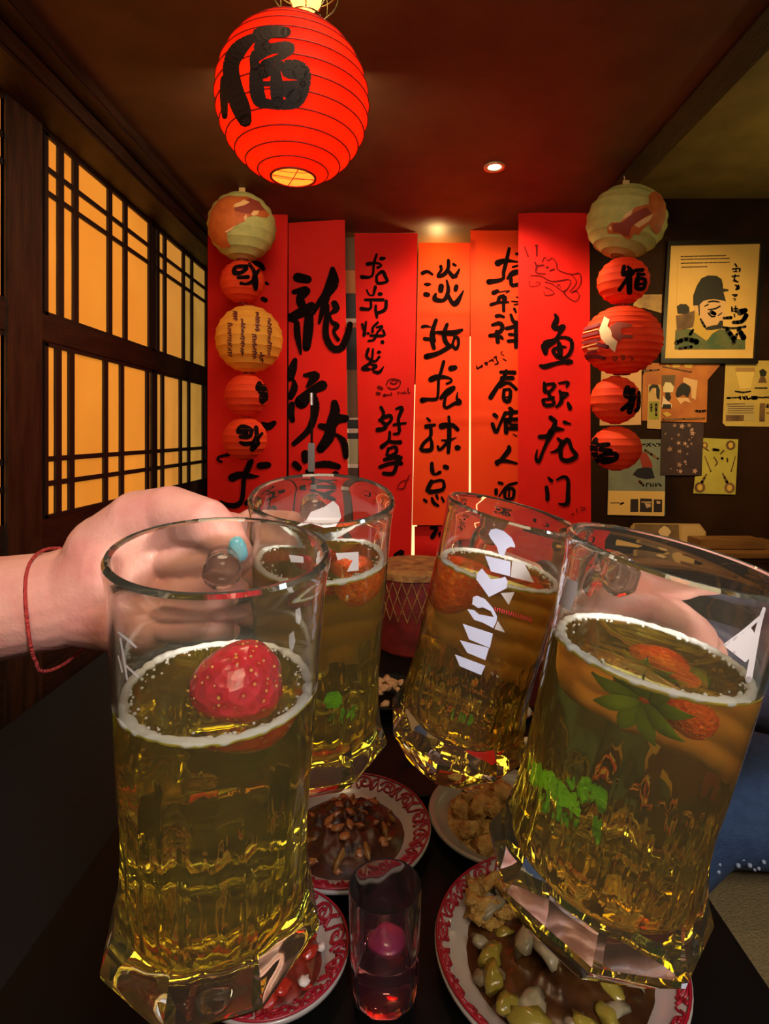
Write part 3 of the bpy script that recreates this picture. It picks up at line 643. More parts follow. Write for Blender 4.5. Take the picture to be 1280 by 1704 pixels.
def sheet(name, label, poly, Y, m, cat='poster', group=None):
    o = empty(name, P(sum(p[0] for p in poly)/len(poly), max(p[1] for p in poly), Y), label=label, cat=cat, group=group)
    link('sheet', prism(poly, Y-.0016, Y), m, o); return o
PM = {}
def pm(c, c2=None):
    k = (c, c2)
    if k not in PM: PM[k] = mat('print_%d' % len(PM), c, .55, col2=c2, nscale=10)
    return PM[k]
YP = YW
a = sheet('poster', 'orange poster with three women, one holding a black fan shape, right under the framed portrait', [(1080, 604), (1200, 606), (1178, 632), (1176, 703), (1068, 700), (1070, 625)], YP, pm((.55, .18, .03), (.40, .11, .025)))
ck = (1050, 590, 5.565); y_ = YP-.003
for s, m in (("330,85 360,110 340,125 325,120", M_gold), ("380,85 460,85 450,120 390,120", M_gold), ("490,85 580,85 560,125 500,120", M_gold),
             ("470,265 540,270 555,330 530,400 490,370 430,400 415,370 430,310", M_pbl), ("470,400 530,400 560,450 500,430 460,460 420,400", M_pface),
             ("490,210 620,240 600,420 560,400 560,300 480,250", M_pface), ("290,190 415,190 400,290 290,290", pm((.14, .08, .03))),
             ("300,300 320,255 370,260 400,300 390,350 340,350 300,350", pm((.75, .62, .35))), ("320,350 360,350 375,400 350,440 320,400", M_pbl),
             ("285,490 300,380 330,420 380,460 380,490", pm((.8, .6, .4))), ("300,460 375,462 370,500 290,498", M_pbl), ("290,540 340,530 380,560 330,580", M_gold)):
    flat(a, 'print_area', s, ck, y_, m); y_ -= .0002
flatw(a, 'print_lines', "300,600,16 680,590,14;600,520,20 640,525,22 690,520,20;110,150,20 260,140,14;300,110,10 560,160,12", ck, y_, M_pbr)
a = sheet('poster', 'narrow leaflet with a dark-haired figure and a green lower half, left of the orange poster', [(1079, 640), (1100, 640), (1100, 714), (1077, 713)], YP-.003, pm((.62, .40, .14)))
y_ = YP-.006
flat(a, 'print_area', "170,300 200,275 250,280 270,330 265,420 240,400 230,330 190,320 170,360", ck, y_, M_pbl)
flat(a, 'print_area', "195,310 235,310 235,360 210,370", ck, y_-.0004, M_pface)
flat(a, 'print_area', "170,435 265,435 260,600 165,600", ck, y_, pm((.40, .38, .05), (.22, .26, .04)))
flatw(a, 'print_lines', "190,460,20 190,520,16;235,460,26 235,560,20", ck, y_-.0006, M_pbr)
a = sheet('poster', 'dark poster scattered with pale stars and flowers', [(1101, 703), (1172, 704), (1167, 791), (1099, 791)], YP-.006, pm((.035, .018, .02), (.06, .03, .025)))
random.seed(11); M_st = pm((.45, .26, .18)); M_st2 = pm((.30, .17, .11))
for k in range(30):
    cx_ = 300+random.random()*340; cy_ = 650+random.random()*440; r = random.choice((10, 14, 18, 24, 30)); pts = []
    for q in range(10):
        rr = r if q % 2 == 0 else r*.45; an = q*pi/5+k
        pts.append('%.1f,%.1f' % (cx_+rr*cos(an), cy_+rr*sin(an)))
    flat(a, 'printed_star', ' '.join(pts), ck, YP-.0085-.00002*k, M_st if k % 2 else M_st2)
a = sheet('poster', 'yellow-green poster with four round medallions at its corners', [(1170, 729), (1229, 731), (1224, 823), (1154, 821), (1157, 793), (1168, 792)], YP-.003, pm((.50, .42, .07), (.42, .35, .05)))
for cx_, cy_, r in ((925, 840, 45), (685, 840, 30), (640, 1230, 50), (915, 1235, 50)):
    pts = ' '.join('%.1f,%.1f' % (cx_+r*cos(q*pi/8), cy_+r*sin(q*pi/8)) for q in range(16)); flat(a, 'medallion', pts, ck, YP-.0055, M_pbr)
    pts = ' '.join('%.1f,%.1f' % (cx_+r*.5*cos(q*pi/5), cy_+r*.6*sin(q*pi/5)) for q in range(10)); flat(a, 'medallion', pts, ck, YP-.006, M_gold)
flatw(a, 'print_lines', "860,890,16 830,920,10;690,870,14 720,890,10;685,940,9 740,1080,14;970,940,9 930,1080,12;700,1110,12 660,1180,28;850,1100,12 890,1180,28;765,880,30 810,885,24;845,960,26 850,965,20;895,960,14 895,990,14;770,950,10 800,1000,12 780,1030,10", ck, YP-.006, M_pbr)
a = sheet('poster', 'large yellow newsletter sheet with a cup drawing and a headline, at the right edge', [(1208, 600), (1330, 600), (1330, 711), (1208, 709), (1203, 704)], YP, pm((.62, .42, .10), (.52, .36, .08)))
y_ = YP-.003
flat(a, 'print_area', "970,160 1145,160 1110,310 1010,320", ck, y_, pm((.75, .52, .13))); flat(a, 'print_area', "970,120 1150,120 1150,160 975,160", ck, y_, pm((.40, .22, .07)))
flat(a, 'print_area', "1190,150 1225,130 1260,160 1250,200 1200,200", ck, y_, M_pbl); flat(a, 'print_area', "1200,200 1240,200 1260,260 1180,260", ck, y_-.0003, M_pbr)
flat(a, 'print_area', "890,450 1145,445 1145,610 880,620", ck, y_, pm((.48, .36, .13))); flat(a, 'print_area', "1195,450 1245,450 1240,620 1190,620", ck, y_-.0003, M_pbr)
flat(a, 'print_area', "880,560 1050,560 1045,615 880,615", ck, y_-.0003, M_pbr)
flatw(a, 'headline', "895,402,20 920,402,18;935,400,12 1000,398,14;1010,390,18 1015,410,18;1035,390,14 1060,412,16;1060,388,14 1045,410,12;1075,388,16 1080,412,16 1105,405,14;1125,400,36 1160,400,36;1180,395,12 1230,400,14;1240,395,16 1330,398,16;970,340,14 1040,350,16 1110,340,12;1150,310,12 1260,310,14", ck, y_-.0005, M_pbl)
flatw(a, 'print_lines', "895,460,10 1060,455,8;900,480,7 1140,478,7;900,500,7 1140,498,7;900,520,7 1130,518,7;900,540,7 1140,540,7;1260,460,10 1330,460,10;1260,480,30 1330,480,30;1260,540,10 1330,540,10", ck, y_-.0007, M_pbr)
a = sheet('poster', 'grey-blue poster with a dark blade-like shape and a cream strip below showing three dark pictures', [(1028, 730), (1101, 731), (1107, 792), (1107, 858), (1011, 857), (1013, 775)], YP-.003, pm((.22, .25, .19), (.17, .19, .15)))
ck = (980, 720, 5.818); y_ = YP-.0055
flat(a, 'print_area', "188,562 738,568 728,808 182,795", ck, y_, pm((.78, .50, .16))); y_ -= .0004
for s in ("405,642 480,642 480,768 402,768", "498,636 612,640 612,770 494,768", "630,645 712,648 710,770 628,770"): flat(a, 'printed_picture', s, ck, y_, pm((.03, .02, .02)))
for s in ("540,680 600,690 600,720 560,730", "510,665 605,668 605,682 510,676", "655,660 695,665 690,690 660,690"): flat(a, 'print_area', s, ck, y_-.0004, pm((.6, .4, .25)))
flat(a, 'print_area', "425,405 470,350 540,335 610,340 640,438 560,450 480,435", ck, y_, pm((.012, .01, .02)))
flat(a, 'print_area', "500,180 560,200 610,290 620,335 520,338 500,260", ck, y_, pm((.30, .03, .015)))
flatw(a, 'print_lines', "545,170,26 670,250,20;210,680,9 300,680,9;310,690,22 335,680,16;490,470,30 530,510,20", ck, y_-.0003, M_pbr)
flatw(a, 'headline', "560,490,10 560,520,10;560,492,10 590,492,8;600,490,10 600,520,10 615,505,8;625,490,10 625,520,10;645,490,10 650,520,10 665,490,10;680,495,14 700,515,14;520,115,12 550,110,10;560,130,12 600,100,12;600,130,12 570,105,10;620,110,12 650,130,10;655,105,10 690,110,12 680,130,10", ck, y_-.0003, M_pbl)
a = sheet('poster', 'small photo sheet peeking out above the large painted lantern', [(1060, 490), (1102, 490), (1101, 521), (1070, 512), (1050, 520)], YP, pm((.50, .30, .08), (.22, .11, .03)))
a = sheet('poster', 'pale pink sheet hidden behind the pleated lantern of the right string', [(1001, 610), (1068, 605), (1067, 707), (998, 708)], YP, pm((.75, .42, .20)))

# sideboard and pictures below the posters
sb = empty('sideboard', V(1.45, 3.0, -1.25), label='dark brown sideboard against the back wall beneath the posters', cat='sideboard')
M_side = mat('sideboard_wood', (.20, .09, .025), .45, col2=(.12, .05, .015), nscale=5, stretch=(1, 6, 6))
link('worktop', vb(.88, 2.85, -.625, 2.10, 3.28, -.595, .004), M_side, sb)
link('body', vb(.92, 2.88, -1.25, 2.06, 3.28, -.625), M_side, sb)
for k in range(3): 
    dr = link('door', vb(.94+k*.38, 2.865, -1.21, 1.29+k*.38, 2.88, -.65, .003), M_wood, sb)
    link('handle', vb(1.25+k*.38, 2.85, -.95, 1.265+k*.38, 2.865, -.85, .002), M_metal, dr)
o = empty('picture_card', P(1120, 905, 3.1), label='small leaning card with a pale flower photo and rounded corners on the sideboard', cat='picture')
link('card', prism([(1048, 901), (1050, 877), (1056, 871), (1165, 872), (1175, 885), (1175, 901)], 3.09, 3.10), pm((.42, .27, .09)), o)
flat(o, 'print_area', "450,885 870,890 880,1100 440,1090", (980, 720, 5.818), 3.088, pm((.10, .06, .03), (.2, .12, .05)))
flat(o, 'print_area', "690,930 730,900 770,920 800,960 760,1010 700,1000 670,960", (980, 720, 5.818), 3.087, pm((.6, .42, .2)))
flat(o, 'print_area', "900,900 1060,900 1120,960 1130,1120 890,1120", (980, 720, 5.818), 3.088, pm((.5, .32, .12)))
o = empty('wooden_box', P(1220, 945, 2.95), label='low brown wooden box at the right end of the sideboard', cat='box')
link('body', box(tuple(P(1165, 915, 2.93))[:1]+(2.93,)+(EYE-.594,), tuple(P(1275, 905, 2.93))[:1]+(3.06,)+(EYE-.545,), .004), M_side, o)

# ------------------------------------------------------------------ table, benches
t = empty('dining_table', V(0, .95, -1.25), label='black lacquered dining table under the dishes', cat='table')
ZT = -.50
link('table_top', vb(-.36, .34, ZT-.035, .34, 1.55, ZT, .006), M_black, t)
for x in (-.33, .27):
    for y in (.40, 1.45): link('leg', vb(x, y, -1.25, x+.05, y+.05, ZT-.035), M_black, t)
bl = empty('bench', V(-.8, 1, -1.25), label='black cloth-covered bench along the shoji wall, left of the table', cat='bench')
link('seat', vb(-1.05, .2, -.85, -.47, 2.2, -.77, .02), M_blackcloth, bl); link('base', vb(-1.03, .22, -1.25, -.5, 2.18, -.85), M_black, bl)
br = empty('bench', V(.75, 1.3, -1.25), label='bench with beige seat cushion on the right side of the table', cat='bench')
M_beige = mat('beige_fabric', (.24, .18, .085), .95, noise_amt=.25, nscale=160, bump=.5, bscale=300)
link('cushion', vb(.433, .766, -.80, .95, 2.3, -.75, .018), M_beige, br); link('base', vb(.45, .78, -1.25, .95, 2.28, -.80), M_black, br)
o = link('folded_coat', blob(V(.74, .79, -.712), (.14, .06, .035), 3, .2, 4, 3), M_blackcloth, None, label='dark coat lying folded on the beige bench cushion', cat='coat')
# thin metal stand on the far side of the table
st_ = empty('metal_stand', P(521, 860, 1.62), label='slim black and steel rod standing behind the back left mug', cat='stand')
def atY(px, py, Y=1.50): return P(px, py, Y)
link('rod', tube_me([atY(518.5, 655), atY(519, 760)], .0035, 8), M_black, st_)
link('sleeve', box(tuple(atY(513, 785)-Vector((0, .006, 0))), tuple(atY(524, 737)+Vector((0, .006, 0))), .002), mat('grey_metal', (.35, .30, .28), .35, metal=.7), st_)
link('rod_tip', tube_me([atY(518.5, 654), atY(518.7, 674)], .0042, 8), mat('bright_metal', (.85, .8, .8), .25, metal=.6), st_)
link('lower_rod', tube_me([atY(519, 785), V(atY(519, 785).x, 1.50, ZT+.004)], .006, 8), M_black, st_)
link('foot', lathe([(0, ZT), (.05, ZT), (.05, ZT+.006), (.01, ZT+.012), (0, ZT+.012)], 32, Matrix.Translation(Vector((atY(519, 785).x, 1.50, EYE)))), M_black, st_)
# wicker box with lid on the far end of the table
wk = empty('wicker_box', V(.045, 1.36, ZT), label='brown wicker box with a red band, seen between the two middle mugs', cat='box')
M_wick = mat('wicker', (.42, .20, .05), .7, col2=(.20, .07, .02), nscale=40, bump=.5, bscale=120)
link('body', lathe([(0, 0), (.088, 0), (.092, .005), (.098, .175), (.094, .176), (0, .176)], 40, Matrix.Translation(V(.045, 1.36, ZT)), sharp=.6), mat('maroon_cloth', (.22, .012, .01), .7, noise_amt=.5, nscale=30), wk)
link('lid', lathe([(.0, .190), (.09, .192), (.103, .186), (.104, .172), (.1, .172)], 40, Matrix.Translation(V(.045, 1.36, ZT)), sharp=.6), M_wick, wk)
parts = []
for k in range(28):
    a = k*2*pi/28
    for s in (1, -1):
        parts.append(tube([Matrix.Translation(V(.045, 1.36, ZT)) @ Vector(((.096+.006*j/6)*cos(a+s*j*.06), (.096+.006*j/6)*sin(a+s*j*.06), .08+j*.016)) for j in range(7)], .0013, 4))
link('weave', mesh('weave', *merge(parts)), M_wick, wk, kind='stuff')

# ------------------------------------------------------------------ dishes
M_china = mat('white_china', (.36, .31, .29), .25, coat=.25)
M_chred = mat('china_red', (.26, .006, .018), .35)
M_grey = mat('grey_stoneware', (.22, .20, .16), .35)
def plate(name, label, x, y, r, m, rim=.30, deep=.018, cat='plate', group=None, z=ZT):
    o = empty(name, V(x, y, z), label=label, cat=cat, group=group); T = Matrix.Translation(V(x, y, z))
    link('dish', lathe([(0, .002), (r*.55, .002), (r*.6, 0), (r*.64, .003), (r*.80, deep*.7), (r, deep), (r*1.0, deep+.003), (r*.97, deep+.004), (r*(1-rim), deep*.75), (r*(1-rim)*.9, .008), (0, .006)], 64, T), m, o)
    return o
def rim_art(o, x, y, r, rim, deep, n, z=ZT, w_=.0016):
    """scrolling red dragons and clouds painted round a plate rim"""
    parts = []
    def at(u, v):   # u angle, v 0..1 across rim
        rr = r*(1-rim)+r*(rim-.02)*v; zz = deep*.75+(deep+.0045-deep*.75)*v
        return V(x+rr*cos(u), y+rr*sin(u), z+zz+.0008)
    for k in range(n):
        u0 = k*2*pi/n; du = 2*pi/n
        curl = [(u0+du*(.5+.34*(1-t/14)*cos(t*.75)), .5+.42*(1-t/14)*sin(t*.75)) for t in range(13)]
        parts.append(tube([at(*c) for c in curl], w_, 4, sub=2))
        parts.append(tube([at(u0+du*t/6, .5+.4*sin(t*1.9+k)) for t in range(7)], w_*.8, 4, sub=3))
        parts.append(tube([at(u0+du*.1, .15), at(u0+du*.2, .6), at(u0, .9)], w_*1.2, 4, sub=3))
    parts.append(tube([at(t*2*pi/64, 1.0) for t in range(64)], w_*.9, 4, closed=True))
    link('painted_scrolls', mesh('scrolls', *merge(parts), True), M_chred, o)
def heap(name, label, x, y, r, h, m, seed, cat='food', z=ZT, amp=.6):
    vs, fs = [], []; n, k = 48, 18
    vs.append(V(x, y, z+h))
    for j in range(1, k+1):
        for i in range(n):
            a = 2*pi*i/n; rr = r*j/k; q = Vector((rr*cos(a)*75, rr*sin(a)*75, seed))
            hh = h*(1-(j/k)**2.4)*(1+amp*noise.noise(q)+amp*.8*abs(noise.noise(q*2.3)))
            vs.append(V(x+rr*cos(a), y+rr*sin(a), z+max(hh, 0)+.0065))
    for i in range(n): fs.append((0, 1+i, 1+(i+1) % n))
    for j in range(k-1):
        for i in range(n):
            a, b = 1+j*n+i, 1+j*n+(i+1) % n; fs.append((a, a+n, b+n, b))
    return link(name, mesh(name, vs, fs, True), m, None, label=label, cat=cat, kind='stuff')
CL = ['the far side', "one o'clock", "two o'clock", 'the right side', "four o'clock", "five o'clock", 'the near side', "seven o'clock", "eight o'clock", 'the left side', "ten o'clock", "eleven o'clock"]
def clock(k, n): return CL[int(round(k*12.0/n)) % 12]
def bits(name, label, cat, group, m, n, x, y, r, zz, size, seed, long=1.0, hh=.02):
    random.seed(seed); proto = None
    for k in range(n):
        a = random.random()*2*pi; q = r*sqrt(random.random()); s = .65+.6*random.random()
        if k < 12: nn = min(n, 12); a = pi/2-2*pi*k/nn+random.uniform(-.1, .1); q = r*random.uniform(.72, 1)
        else: a = pi/2-2*pi*(k-12)/12+random.uniform(-.2, .2); q = r*random.uniform(.15, .55)
        if proto is None:
            proto = blob((0, 0, 0), (size*long, size, size*.65), seed, .7, 2, 1.3); 
            proto.materials.append(m)
        o = bpy.data.objects.new(name, proto); COL.objects.link(o)
        o.location = V(x+q*cos(a), y+q*sin(a), zz+hh*(1-(q/r)**2)); o.scale = (s, s, s)
        o.rotation_euler = (random.uniform(-.5, .5), random.uniform(-.5, .5), random.random()*6)
        meta(o, label+(', at ' if k < 12 else ', inner ring at ')+clock(k % 12, min(n, 12) if k < 12 else 12), cat, group)
M_sauce = mat('dark_braise', (.055, .012, .004), .4, col2=(.02, .004, .002), nscale=60)
M_chili = mat('chili_braise', (.20, .014, .006), .35, col2=(.06, .008, .004), nscale=70)
M_nut = mat('peanut', (.26, .085, .022), .35); M_onion = mat('onion', (.20, .09, .02), .35)
M_fry = mat('fried_batter', (.48, .29, .07), .6, col2=(.30, .15, .03), nscale=120, bump=.8, bscale=200)
M_mush = mat('pale_mushroom', (.30, .25, .16), .35, noise_amt=.6, nscale=60)
M_oilc = mat('curry_sauce', (.07, .026, .006), .3, col2=(.025, .008, .003), nscale=40)
M_pep = mat('yellow_pepper', (.22, .17, .025), .25, coat=.4); M_tofu = mat('tofu', (.62, .52, .48), .4)
M_scal = mat('scallion', (.15, .28, .04), .4)
def round_dish(args): pass
A = (-.062, .700, .104)
o = plate('patterned_plate', 'white plate with red scroll rim holding dark braised peanuts behind the tumbler', *A, M_china, .24, .018, group=None); rim_art(o, *A, .24, .018, 16)
heap('braised_heap', 'dark braised meat and peppers heaped on the plate behind the tumbler', A[0], A[1], .074, .020, M_sauce, 1)
bits('peanut', 'brown peanut in the dark braised dish', 'peanut', 'peanuts in the braised dish', M_nut, 24, A[0], A[1], .066, ZT+.010, .0052, 5, 1.6)
bits('onion_strip', 'pale onion strip in the dark braised dish', 'onion', 'onion strips in the braised dish', M_onion, 12, A[0], A[1], .062, ZT+.011, .0042, 6, 4.2)
B = (.137, .728, .096)
o = plate('grey_plate', 'grey stoneware plate of fried pieces, between the leaning mug and the large right mug', *B, M_grey, .12, .016)
heap('fried_crumbs', 'golden fried crumbs spread over the grey plate', B[0], B[1], .078, .012, M_fry, 2)
bits('fried_piece', 'golden fried piece on the grey plate', 'fried food', 'fried pieces on the grey plate', M_fry, 22, B[0], B[1], .064, ZT+.012, .013, 7, 1.4)
C_ = (-.114, .528, .070)
o = plate('patterned_bowl', 'small white bowl with red scroll rim and chili dish, in front of the braised peanuts', *C_, M_china, .30, .022, cat='bowl'); rim_art(o, *C_, .30, .022, 12)
heap('chili_heap', 'dark red chili stew in the small scroll-rimmed bowl', C_[0], C_[1], .047, .018, M_chili, 3)
bits('chili_piece', 'dark red chili piece in the small bowl', 'chili', 'chili pieces in the small bowl', mat('chili', (.35, .02, .01), .25, coat=.4), 12, C_[0], C_[1], .042, ZT+.012, .006, 8, 1.8)
bits('tofu_cube', 'pale tofu cube in the chili stew', 'tofu', 'tofu cubes in the chili stew', M_tofu, 5, C_[0]+.01, C_[1], .038, ZT+.014, .0055, 9, 1.1)
D = (.150, .535, .114)
o = plate('patterned_plate', 'large white plate with red scroll rim holding mushrooms in brown sauce, lower right', *D, M_china, .13, .020); rim_art(o, *D, .13, .020, 22)
heap('mushroom_stew', 'brown curry-like sauce filling the large lower right plate', D[0], D[1], .097, .010, M_oilc, 4)
bits('mushroom', 'pale grey mushroom slice in the brown sauce', 'mushroom', 'mushrooms in the brown sauce', M_mush, 24, D[0], D[1]+.01, .086, ZT+.011, .0095, 10, 1.7)
bits('pepper_piece', 'yellow-green pepper piece in the brown sauce', 'pepper', 'pepper pieces in the brown sauce', M_pep, 12, D[0]-.02, D[1]-.03, .06, ZT+.012, .011, 12, 1.5)
bits('fried_noodle', 'brown noodle knot in the brown sauce', 'noodle', 'noodle knots in the brown sauce', M_fry, 12, D[0]-.05, D[1]+.055, .026, ZT+.012, .008, 14, 2.0)
o = plate('black_saucer', 'small glossy black saucer between the two far plates', .035, .812, .045, M_black, .2, .010, cat='saucer')
N_ = (-.02, 1.06, .075)
o = plate('snack_bowl', 'dark bowl of mixed nuts far back on the table before the wicker box', *N_, M_black, .15, .022, cat='bowl')
bits('mixed_nut', 'light brown nut in the far bowl', 'nut', 'nuts in the far bowl', mat('nut', (.50, .30, .16), .5), 24, N_[0], N_[1], .058, ZT+.016, .008, 15, 1.4)
o = plate('snack_plate', 'dark plate of red and white bits behind the large right mug', .215, .93, .085, M_black, .15, .014)
bits('pickled_piece', 'red pickled piece on the dark far plate', 'pickle', 'pickles on the dark plate', mat('pickle', (.60, .08, .03), .3, coat=.4), 12, .215, .93, .060, ZT+.013, .011, 16, 1.5)
bits('white_slice', 'white slice on the dark far plate', 'radish', 'white slices on the dark plate', mat('radish', (.65, .58, .42), .4), 9, .215, .93, .060, ZT+.018, .012, 17, 1.3)
# ------------------------------------------------------------------ beer mugs
def octr(a): # radius factor of an octagon whose corners lie on the unit circle
    h = pi/8; b = ((a+h) % (2*h))-h
    return cos(h)/cos(b)
def interp(tab, t):
    for i in range(len(tab)-1):
        a, b = tab[i], tab[i+1]
        if t <= b[0]:
            k = (t-a[0])/(b[0]-a[0]) if b[0] > a[0] else 0
            return tuple(p+(q-p)*k for p, q in zip(a[1:], b[1:]))
    return tab[-1][1:]
OUT = [(0, .0285, 1), (.012, .0305, 1), (.118, .0455, 1), (.135, .0458, 1), (.20, .0412, .9), (.28, .0392, .75), (.38, .0384, .5), (.45, .0384, .12), (.50, .0386, 0), (.80, .0403, 0), (.93, .0412, 0), (.955, .0418, 0), (.975, .0425, 0), (.99, .0425, 0)]
def pose(rc, wpx, bc, H, Dm=.085):
    d1 = Vector(((rc[0]-CX)/F, 1, (CY-rc[1])/F)); P1 = d1*(Dm*F/wpx)
    d2 = Vector(((bc[0]-CX)/F, 1, (CY-bc[1])/F)); b = d2.dot(P1); a = d2.dot(d2); c = P1.dot(P1)-H*H
    P2 = d2*((b+sqrt(max(b*b-a*c, 0)))/a)
    return P1, P2
def mug(label, rc, wpx, bc, H, haz, level, beer, liqtilt=.25, dlabel=None):
    """haz: world direction the handle points to"""
    P1, P2 = pose(rc, wpx, bc, H); ax = (P1-P2).normalized()
    h = Vector(haz); h = (h-ax*h.dot(ax)).normalized(); s = ax.cross(h)
    R = Matrix((h, s, ax)).transposed().to_4x4()
    T = Matrix.Translation(P2+Vector((0, 0, EYE))) @ R
    root = empty('beer_mug', P2+Vector((0, 0, EYE)), label=label, cat='mug', group='raised beer mugs')
    # glass body: outer and inner wall in one closed skin
    prof = [(0, .0)]+[(1, t*H) for t in (0, .012, .118, .135, .165, .20, .24, .28, .33, .38, .42, .45, .50, .60, .70, .80, .88, .93, .955, .975, .99)]
    outer_n = len(prof)
    inner = [(.0416, .9985), (.0404, .999), (.0394, .992), (.0388, .975), (.0385, .95), (.0382, .85), (.0372, .65), (.0362, .50), (.0356, .44), (.0350, .38), (.0344, .33), (.0338, .28), (.0328, .24), (.0310, .21), (.0290, .172), (.0225, .150), (.012, .142), (0, .14)]
    full = prof+[(r, t*H) for r, t in inner]
    def rad(r, z, a, j):
        t = z/H
        if j == 0: return 0
        if j < outer_n:
            r0, oc = interp(OUT, t); f = 1-oc+oc*octr(a)
            fl = 1+.012*sin(16*a)*max(0, 1-abs(t-.32)/.16) if .17 < t < .48 else 1
            return r0*f*fl
        g = 1
        if .18 < t < .46: g = 1+.035*cos(24*a)*sin(pi*(t-.18)/.28)
        return r*g
    body = lathe(full, 128, T, rad=rad, sharp=.45)
    ob = link('glass_body', body, M_glass, root)
    # handle: squared bar that leaves the wall and returns
    zt_, zb_ = .86*H, .34*H
    hp = [(.0395, zt_), (.050, zt_+.001), (.066, zt_-.003), (.0775, zt_-.016), (.080, zt_-.040), (.077, zt_-.066), (.068, zb_+.012), (.055, zb_+.001), (.0385, zb_)]
    vs, fs = tube([(T @ Vector((x, 0, z))) for x, z in hp], [.0092, .0080, .0076, .0074, .0072, .0072, .0076, .0080, .0092], 12, sub=5)
    link('handle', mesh('handle', vs, fs, True), M_glass, root)
    # drink: fills the cavity up to a level surface
    nz = (ax.lerp(Vector((0, 0, 1)), liqtilt)).normalized(); nl = Vector((nz.dot(h), nz.dot(s), nz.dot(ax)))
    zl = level*H; n = 96; vs, fs = [], []
    lv = [t for t in (.138, .1405, .146, .156, .176, .200, .238, .28, .33, .38, .44, .50, .56, .60)]
    itab = sorted([(t, r) for r, t in inner])
    def ri(t, a):
        r = interp([(q[0], q[1]) for q in itab], t)[0]
        g = 1+.035*cos(24*a)*sin(pi*(t-.18)/.28) if .18 < t < .46 else 1
        return r*g+.0004
    def surf(a):
        r = ri(level, a); z = zl-(nl.x*r*cos(a)+nl.y*r*sin(a))/nl.z
        return r, z
    vs.append(Vector((0, 0, .1385*H)))
    rows = len(lv)
    for j, t in enumerate(lv[1:]):
        for i in range(n):
            a = 2*pi*i/n; r = max(ri(t, a), .004)
            if j == 0: r = .012
            vs.append(Vector((r*cos(a), r*sin(a), t*H-.0003)))
    for i in range(n):
        a = 2*pi*i/n; r, z = surf(a); vs.append(Vector((r*cos(a), r*sin(a), z+.0006)))   # meniscus
    for i in range(n):
        a = 2*pi*i/n; r, z = surf(a); vs.append(Vector(((r-.0022)*cos(a), (r-.0022)*sin(a), z-.0004)))
    rr = rows-1+2
    vs.append(Vector((0, 0, zl)))
    for i in range(n): fs.append((0, 1+(i+1) % n, 1+i))
    for j in range(rr-1):
        for i in range(n):
            a, b = 1+j*n+i, 1+j*n+(i+1) % n; fs.append((a, b, b+n, a+n))
    top = len(vs)-1
    for i in range(n): fs.append((1+(rr-1)*n+i, 1+(rr-1)*n+(i+1) % n, top))
    dr = link('drink', mesh('drink', [T @ v for v in vs], fs, True, .8), beer, root, label=dlabel)
    # foam ring and bubbles against the glass
    fv, ff = [], []; m = 10
    for i in range(n*2):
        a = 2*pi*i/(n*2); r, z = surf(a); q = .0017+.0009*noise.noise(Vector((cos(a)*9, sin(a)*9, wpx)))
        for k in range(m):
            b = 2*pi*k/m; fv.append(T @ Vector(((r-.0020+q*1.15*cos(b))*cos(a), (r-.0020+q*1.15*cos(b))*sin(a), z+.0003+q*.8*sin(b)+.0003*noise.noise(Vector((a*30, b*3, 0))))))
    for i in range(n*2):
        for k in range(m):
            a, b = i*m+k, i*m+(k+1) % m; c = ((i+1) % (n*2))*m
            ff.append((a, b, c+(k+1) % m, c+k))
    link('foam_ring', mesh('foam', fv, ff, True), M_foam, root)
    random.seed(int(wpx)); bb = bmesh.new()
    for k in range(110):
        a = random.random()*2*pi; r, z = surf(a); d_ = abs(random.gauss(0, .0022))
        bmesh.ops.create_icosphere(bb, subdivisions=1, radius=random.uniform(.0003, .0009), matrix=T @ Matrix.Translation(((r-.003-d_)*cos(a), (r-.003-d_)*sin(a), z+.0002)))
    me = bpy.data.meshes.new('bubbles'); bb.to_mesh(me); bb.free(); me.shade_smooth()
    link('bubbles', me, M_foam, root, kind='stuff')
    bvh = BVHTree.FromPolygons([v.co.copy() for v in body.vertices], [tuple(p.vertices) for p in body.polygons])
    e = Vector((0, 0, EYE))
    def proj(px, py):
        d_ = Vector(((px-CX)/F, 1, (CY-py)/F)).normalized(); hit = bvh.ray_cast(e, d_)
        if hit[0] is None:
            hit = bvh.find_nearest(e+d_*(P1.length+P2.length)*.5)
        return hit[0]-d_*.0003
    return dict(root=root, T=T, H=H, P1=P1, P2=P2, ax=ax, proj=proj, surf=surf, zl=zl)
mA = mug('big front left mug held by the hand with the red string bracelet', (370, 912), 360, (358, 1590), .188, (-.30, 1, 0), .695, M_beer, .1)
mB = mug('back left mug standing upright just behind the front left one, white print on its side', (537, 824), 242, (528, 1268), .188, (-.25, 1, 0), .80, M_beer, .1)
mC = mug('leaning middle mug with a large white logo and a line of small red letters', (856, 850), 226, (746, 1264), .168, (-.05, 1, 0), .775, M_beer2, .1)
mD = mug('large right mug cut by the frame edge, holding a strawberry with a green leafy crown', (1124, 922), 352, (970, 1528), .162, (-.05, 1, 0), .745, M_beer2, .2)

